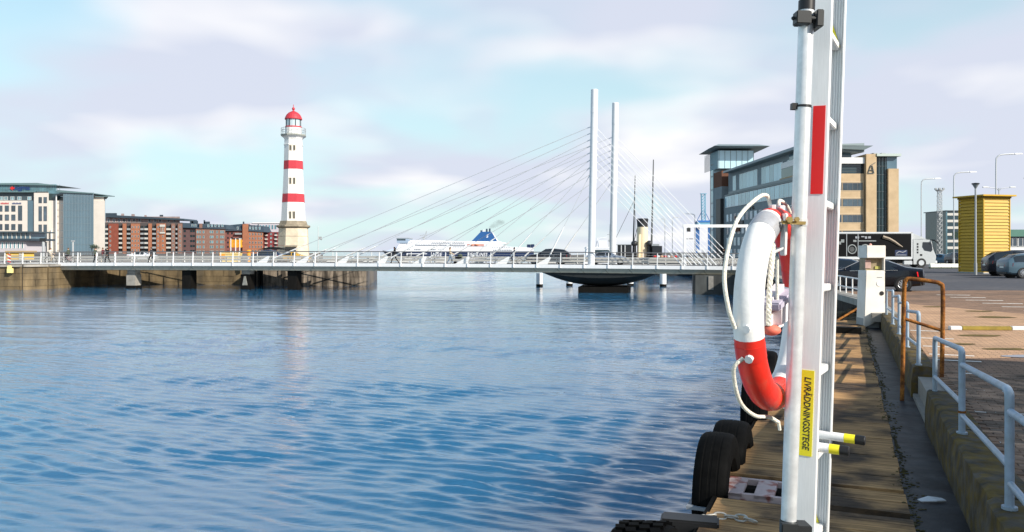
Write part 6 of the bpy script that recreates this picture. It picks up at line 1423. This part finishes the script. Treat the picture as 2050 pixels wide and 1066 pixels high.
for px, rr in ((1702.5, 8.6), (1727, 9)):
    MB().tube([(tx(px) + rr * ts * .9 * math.cos(a * .2618), -1.238, tz(499.5) + rr * ts * math.sin(a * .2618)) for a in range(24)], .07, 6, closed=True).build('printed_circle', GPR, tk)
    MB().lathe([(.01, 0), (rr * ts * .6, 0), (rr * ts * .6, .004), (.01, .005)], 20, (tx(px), -1.24, tz(499.5)), axis='y').build('printed_disc', M('dim_print', (.08, .085, .085), .6, var=.2), tk)
for x0, x1, y0, y1, m_ in ((1709, 1716, 474, 478, WPR), (1720, 1726, 473.5, 475.5, WPR), (1727, 1731, 474, 478.5, WPR), (1733, 1738, 474, 478, WPR), (1705, 1711, 481, 485, GPR), (1713, 1748, 482, 484, GPR), (1682, 1688, 480, 486, GPR), (1678, 1682, 484, 490, GPR)):
    MB().box(tx(x0), tx(x1), -1.24, -1.236, tz(y1), tz(y0)).build('printed_mark', m_, tk)
pts = [(1760, 475), (1772, 479), (1782, 485), (1790, 491), (1797, 495)]
MB().tube([(tx(a), -1.236, tz(b)) for a, b in pts], [.20, .18, .16, .13, .06], 6).build('printed_arm', PPR, tk)
MB().box(tx(1783), tx(1806), -1.242, -1.236, tz(513), tz(501)).build('printed_badge', M('badge_blue', (.015, .03, .09), .5, var=.1), tk); MB().tube([(tx(1785), -1.243, tz(508)), (tx(1790), -1.243, tz(504)), (tx(1797), -1.243, tz(506)), (tx(1804), -1.243, tz(502.5))], .06, 5).tube([(tx(1784), -1.243, tz(511)), (tx(1804), -1.243, tz(511))], .04, 5).build('badge_swoosh', WPR, tk)
MB().sprism([(tx(1817), tz(530)), (tx(1858), tz(530)), (tx(1860), tz(513)), (tx(1855), tz(501)), (tx(1851), tz(481)), (tx(1817), tz(480))], -1.15, 1.15).build('cab', TG, tk, bevel=.05)
MB().sprism([(tx(1815.7), tz(480)), (tx(1844), tz(480)), (tx(1830), tz(473)), (tx(1815.7), tz(467.5))], -1.0, 1.0).build('wind_deflector', TG, tk, bevel=.04)
MB().sprism([(tx(1834), tz(495)), (tx(1838), tz(502)), (tx(1850), tz(504.5)), (tx(1853), tz(501)), (tx(1850), tz(485.5)), (tx(1835), tz(485.5))], -1.17, 1.17).build('side_window', CARG, tk); MB().hexa([(tx(1851.5), -1.0, tz(483)), (tx(1851.5), 1.0, tz(483)), (tx(1852.5), 1.0, tz(483)), (tx(1852.5), -1.0, tz(483)), (tx(1856), -1.05, tz(501)), (tx(1856), 1.05, tz(501)), (tx(1857), 1.05, tz(501)), (tx(1857), -1.05, tz(501))]).build('windscreen', CARG, tk)
for k in range(4): MB().box(tx(1824), tx(1827), -1.165, -1.15, tz(487.5 + k * 5.5 + 3.6), tz(487.5 + k * 5.5)).build('printed_letter', DARKM, tk)
MB().tube([(tx(1850), -1.1, tz(481)), (tx(1855), -1.45, tz(482)), (tx(1862), -1.5, tz(488.5))], [.06, .09, .05], 6).build('mirror_arm', BLACK, tk); MB().box(tx(1859.5), tx(1862.5), -1.0, -.6, tz(527), tz(522)).build('headlight', LAMPW, tk); MB().box(tx(1830), tx(1834), -1.17, -1.14, tz(512.5), tz(509)).build('door_handle', BLACK, tk)
MB().box(tx(1672), tx(1850), -.5, .5, tz(527), tz(519)).build('chassis', BLACK, tk); MB().box(tx(1800), tx(1816), -1.15, -.6, tz(530), tz(522)).build('fuel_tank', GALV, tk, bevel=.05); MB().box(tx(1816), tx(1846), -1.1, 1.1, tz(530), tz(520)).build('wheel_housing', BLACK, tk)
for px in (1689, 1712, 1832.5):
    for y in (-1.0, 1.0):
        w = MB().lathe([(.3, -.16), (.50, -.16), (.53, -.1), (.53, .1), (.5, .16), (.3, .16)], 24, axis='y').build('wheel', TYRE, tk, (tx(px), y, .53)); MB().lathe([(.02, -.165), (.29, -.17), (.30, -.13), (.29, .17), (.02, .165)], 18, axis='y').build('rim', GALV, w)
ba = thing('road_barrier', 'long low white concrete barrier between the truck and the yellow kiosk', 'barrier', (XY(1892, 84), 84, 2.668), R(-2))
w = (1922 - 1861) / F * 84 / 2
for k in range(3): MB().hexa([(-w + k * w * .667 + .01, -.25, 0.12), (-w + (k + 1) * w * .667 - .01, -.25, .12), (-w + (k + 1) * w * .667 - .01, .25, .12), (-w + k * w * .667 + .01, .25, .12), (-w + k * w * .667 + .01, -.15, .5), (-w + (k + 1) * w * .667 - .01, -.15, .5), (-w + (k + 1) * w * .667 - .01, .15, .5), (-w + k * w * .667 + .01, .15, .5)]).build('barrier_block', M('bright_barrier_white', (.82, .82, .72), .5, var=.04), ba, bevel=.02)
MB().box(-w, w, -.2, .2, 0, .118).build('barrier_foot', OLIV, ba)
LPM = M('lamp_pole_grey', (.50, .52, .53), .45, .4, var=.05)
def lamp(label, px, ytop, lx, Y, ly=None, r=.07, zg=2.66, group='tall curved street lamps on the quay'):
    l = thing('street_lamp', label, 'street lamp', (XY(px, Y), Y, zg), 0, group)
    h = ZY(ytop, Y) - zg; d = XY(lx, Y) - XY(px, Y)
    MB().tube(curve_pts([(0, 0, 0), (0, 0, h * .5), (0, 0, h - .9), (d * .06, 0, h - .25), (d * .25, 0, h - .02), (d * .6, 0, h + .04), (d, 0, h + .06)], 5), [r] * 1 + [r * .9] * 29 + [r * .55], 8).build('pole', LPM, l, smooth=50)
    MB().tube([(0, 0, 0), (0, 0, 1.1)], r * 1.5, 8).build('pole_foot', LPM, l)
    MB().hexa([(d - .05, -.12, h + .0), (d + .75 * math.copysign(1, d), -.1, h + .04), (d + .75 * math.copysign(1, d), .1, h + .04), (d - .05, .12, h), (d - .05, -.1, h + .13), (d + .6 * math.copysign(1, d), -.06, h + .14), (d + .6 * math.copysign(1, d), .06, h + .14), (d - .05, .1, h + .13)]).build('lamp_head', WHITE, l, bevel=.02)
    return l
lamp('curved street lamp rising behind the silver truck cab', 1844.5, 359, 1872, 96)
lamp('curved street lamp rising between the light mast and the yellow kiosk', 1909.5, 346, 1942, 88)
lamp('tallest curved street lamp, standing behind the yellow kiosk', 1994, 310, 2032, 76)
lamp('curved street lamp whose head just enters at the edge of the photo', 2092, 358, 2060, 100)
for px, yt, lx, lb in ((1331, 439, 1322, 'small far street lamp behind the stay cables nearest the steamship'), (1346, 436, 1358, 'small far street lamp behind the middle of the stay cables'), (1391, 429, 1374, 'small far street lamp beside the blue crane')):
    lamp(lb, px, yt, lx, 205, r=.10, zg=2.62, group='far street lamps beyond the bridge')
dl = thing('street_lamp', 'two armed street lamp with both heads showing above the yellow kiosk', 'street lamp', (XY(2000, 112), 112, 2.66), 0, 'tall curved street lamps on the quay')
h = ZY(377, 112) - 2.66
MB().tube([(0, 0, 0), (0, 0, h)], .08, 8).build('pole', LPM, dl)
for s in (-1, 1): MB().tube([(0, 0, h - .4), (.3 * s, 0, h - .05), (1.5 * s, 0, h + .1)], .05, 6).build('arm', LPM, dl); MB().box(min(1.5 * s, 2.3 * s), max(1.5 * s, 2.3 * s), -.12, .12, h + .05, h + .2).build('lamp_head', WHITE, dl, bevel=.03)
pl_ = thing('post_lamp', 'grey post lamp with a black flat topped head in front of the yellow kiosk', 'street lamp', (XY(1953, 61.5), 61.5, 2.668))
h = ZY(378, 61.5) - 2.668
MB().tube([(0, 0, 0), (0, 0, h)], [.085, .065], 10).tube([(0, 0, 0), (0, 0, .9)], .11, 10).build('pole', GREYP, pl_, smooth=40); MB().lathe([(.06, h), (.10, h + .08), (.22, h + .30), (.24, h + .33)], 14).build('lantern_cone', M('lantern_grey', (.25, .27, .28), .3, var=0), pl_, smooth=40); MB().lathe([(.27, h + .332), (.29, h + .38), (.24, h + .42), (.02, h + .45)], 14).build('lantern_cap', DARKM, pl_, smooth=40)
ml_ = thing('light_mast', 'tall pale lattice light mast with a crown of floodlights', 'light mast', (XY(1881, 205), 205, 2.66))
h = ZY(383, 205) - 2.66; mb = MB()
for x, y in ((-.5, -.5), (.5, -.5), (.5, .5), (-.5, .5)): mb.beam((x, y, 0), (x * .7, y * .7, h), .14, .14)
for k in range(14):
    z0, z1 = h * k / 14, h * (k + 1) / 14; mb.beam((-.5, -.5, z0), (.5, -.5, z1), .08, .08).beam((-.5, .5, z1), (.5, .5, z0), .08, .08).beam((-.5, -.5, z1), (.5, -.5, z1), .08, .08)
mb.build('lattice', LPM, ml_); MB().box(-.45, .45, -.45, .45, h * .62, h * .66).build('junction_box', GREYP, ml_); MB().lathe([(.5, h), (1.0, h + .1), (1.0, h + .35), (.5, h + .4)], 12).build('platform', LPM, ml_)
for k in range(6): a = k * 1.047; MB().box(1.0 * math.cos(a) - .22, 1.0 * math.cos(a) + .22, 1.0 * math.sin(a) - .22, 1.0 * math.sin(a) + .22, h + .36, h + .75).build('floodlight', GREYP, ml_)
fm = thing('flag_mast', 'thin pale mast standing on the quay by the lighthouse', 'mast', (XY(637, 125), 125, 2.95))
MB().tube([(0, 0, 0), (0, 0, ZY(454, 125) - 2.95)], [.07, .04], 6).build('pole', LPM, fm); MB().box(.0, .55, -.02, .02, ZY(480, 125) - 2.5, ZY(480, 125) - 2.95).ball((.5, 0, ZY(479.5, 125) - 2.95), .14, 6, 4).build('cross_arm', GREYP, fm)
for px, yt_, lb in ((87, 484, 'short lamp post with a dark lamp head in front of the cream tower'), (146, 484, 'short pale lamp post in front of the blue glass front')):
    l = thing('lamp_post', lb, 'street lamp', (XY(px, 118), 118, 2.95)); hh = ZY(yt_, 118) - 2.95
    MB().tube([(0, 0, 0), (0, 0, hh)], .13 if px > 100 else .2, 8).build('pole', LPM, l)
    if px < 100: MB().box(-.45, .3, -.25, .25, hh, hh + .5).tube([(0, 0, hh - .1), (.6, 0, hh - .1)], .05, 5).build('lamp_head', DARKM, l, bevel=.08)
    else: MB().box(-.2, .2, -.2, .2, hh, hh + .15).build('lamp_head', LPM, l)
# bare winter tree by the end tower of the cream office block
tr = thing('tree', 'small dark bush like tree beside the end tower of the cream office block', 'tree', (XY(186, 160), 160, 2.95))
mb = MB(); random.seed(21); tips = []
def limb(p, d, ln, r, lv):
    q_ = p + d * ln; mb.tube([p, p + d * ln * .5 + Vector((random.uniform(-.05, .05), 0, .02)), q_], [r, r * .85, r * .65], 5)
    if lv == 0: tips.append(q_); return
    for k in range(3):
        d2 = (d + Vector((random.uniform(-.7, .7), random.uniform(-.7, .7), random.uniform(-.1, .4)))).normalized(); limb(q_, d2, ln * .72, r * .6, lv - 1)
limb(Vector((0, 0, 0)), Vector((0, 0, 1)), 1.0, .10, 3); mb.build('trunk', DARKM, tr)
lf = MB()
for p in tips:
    for k in range(14):
        c = p + Vector((random.gauss(0, .22), random.gauss(0, .22), random.gauss(0, .2))); a = Vector((random.uniform(-1, 1), random.uniform(-1, 1), random.uniform(-1, 1))).normalized() * .09; b = a.orthogonal().normalized() * .05
        lf.add([c - a, c + b, c + a, c - b], [(0, 1, 2, 3)])
stuff(lf.build('crown', M('dark_foliage', (.05, .075, .05), .8, var=.3, scale=2), tr))
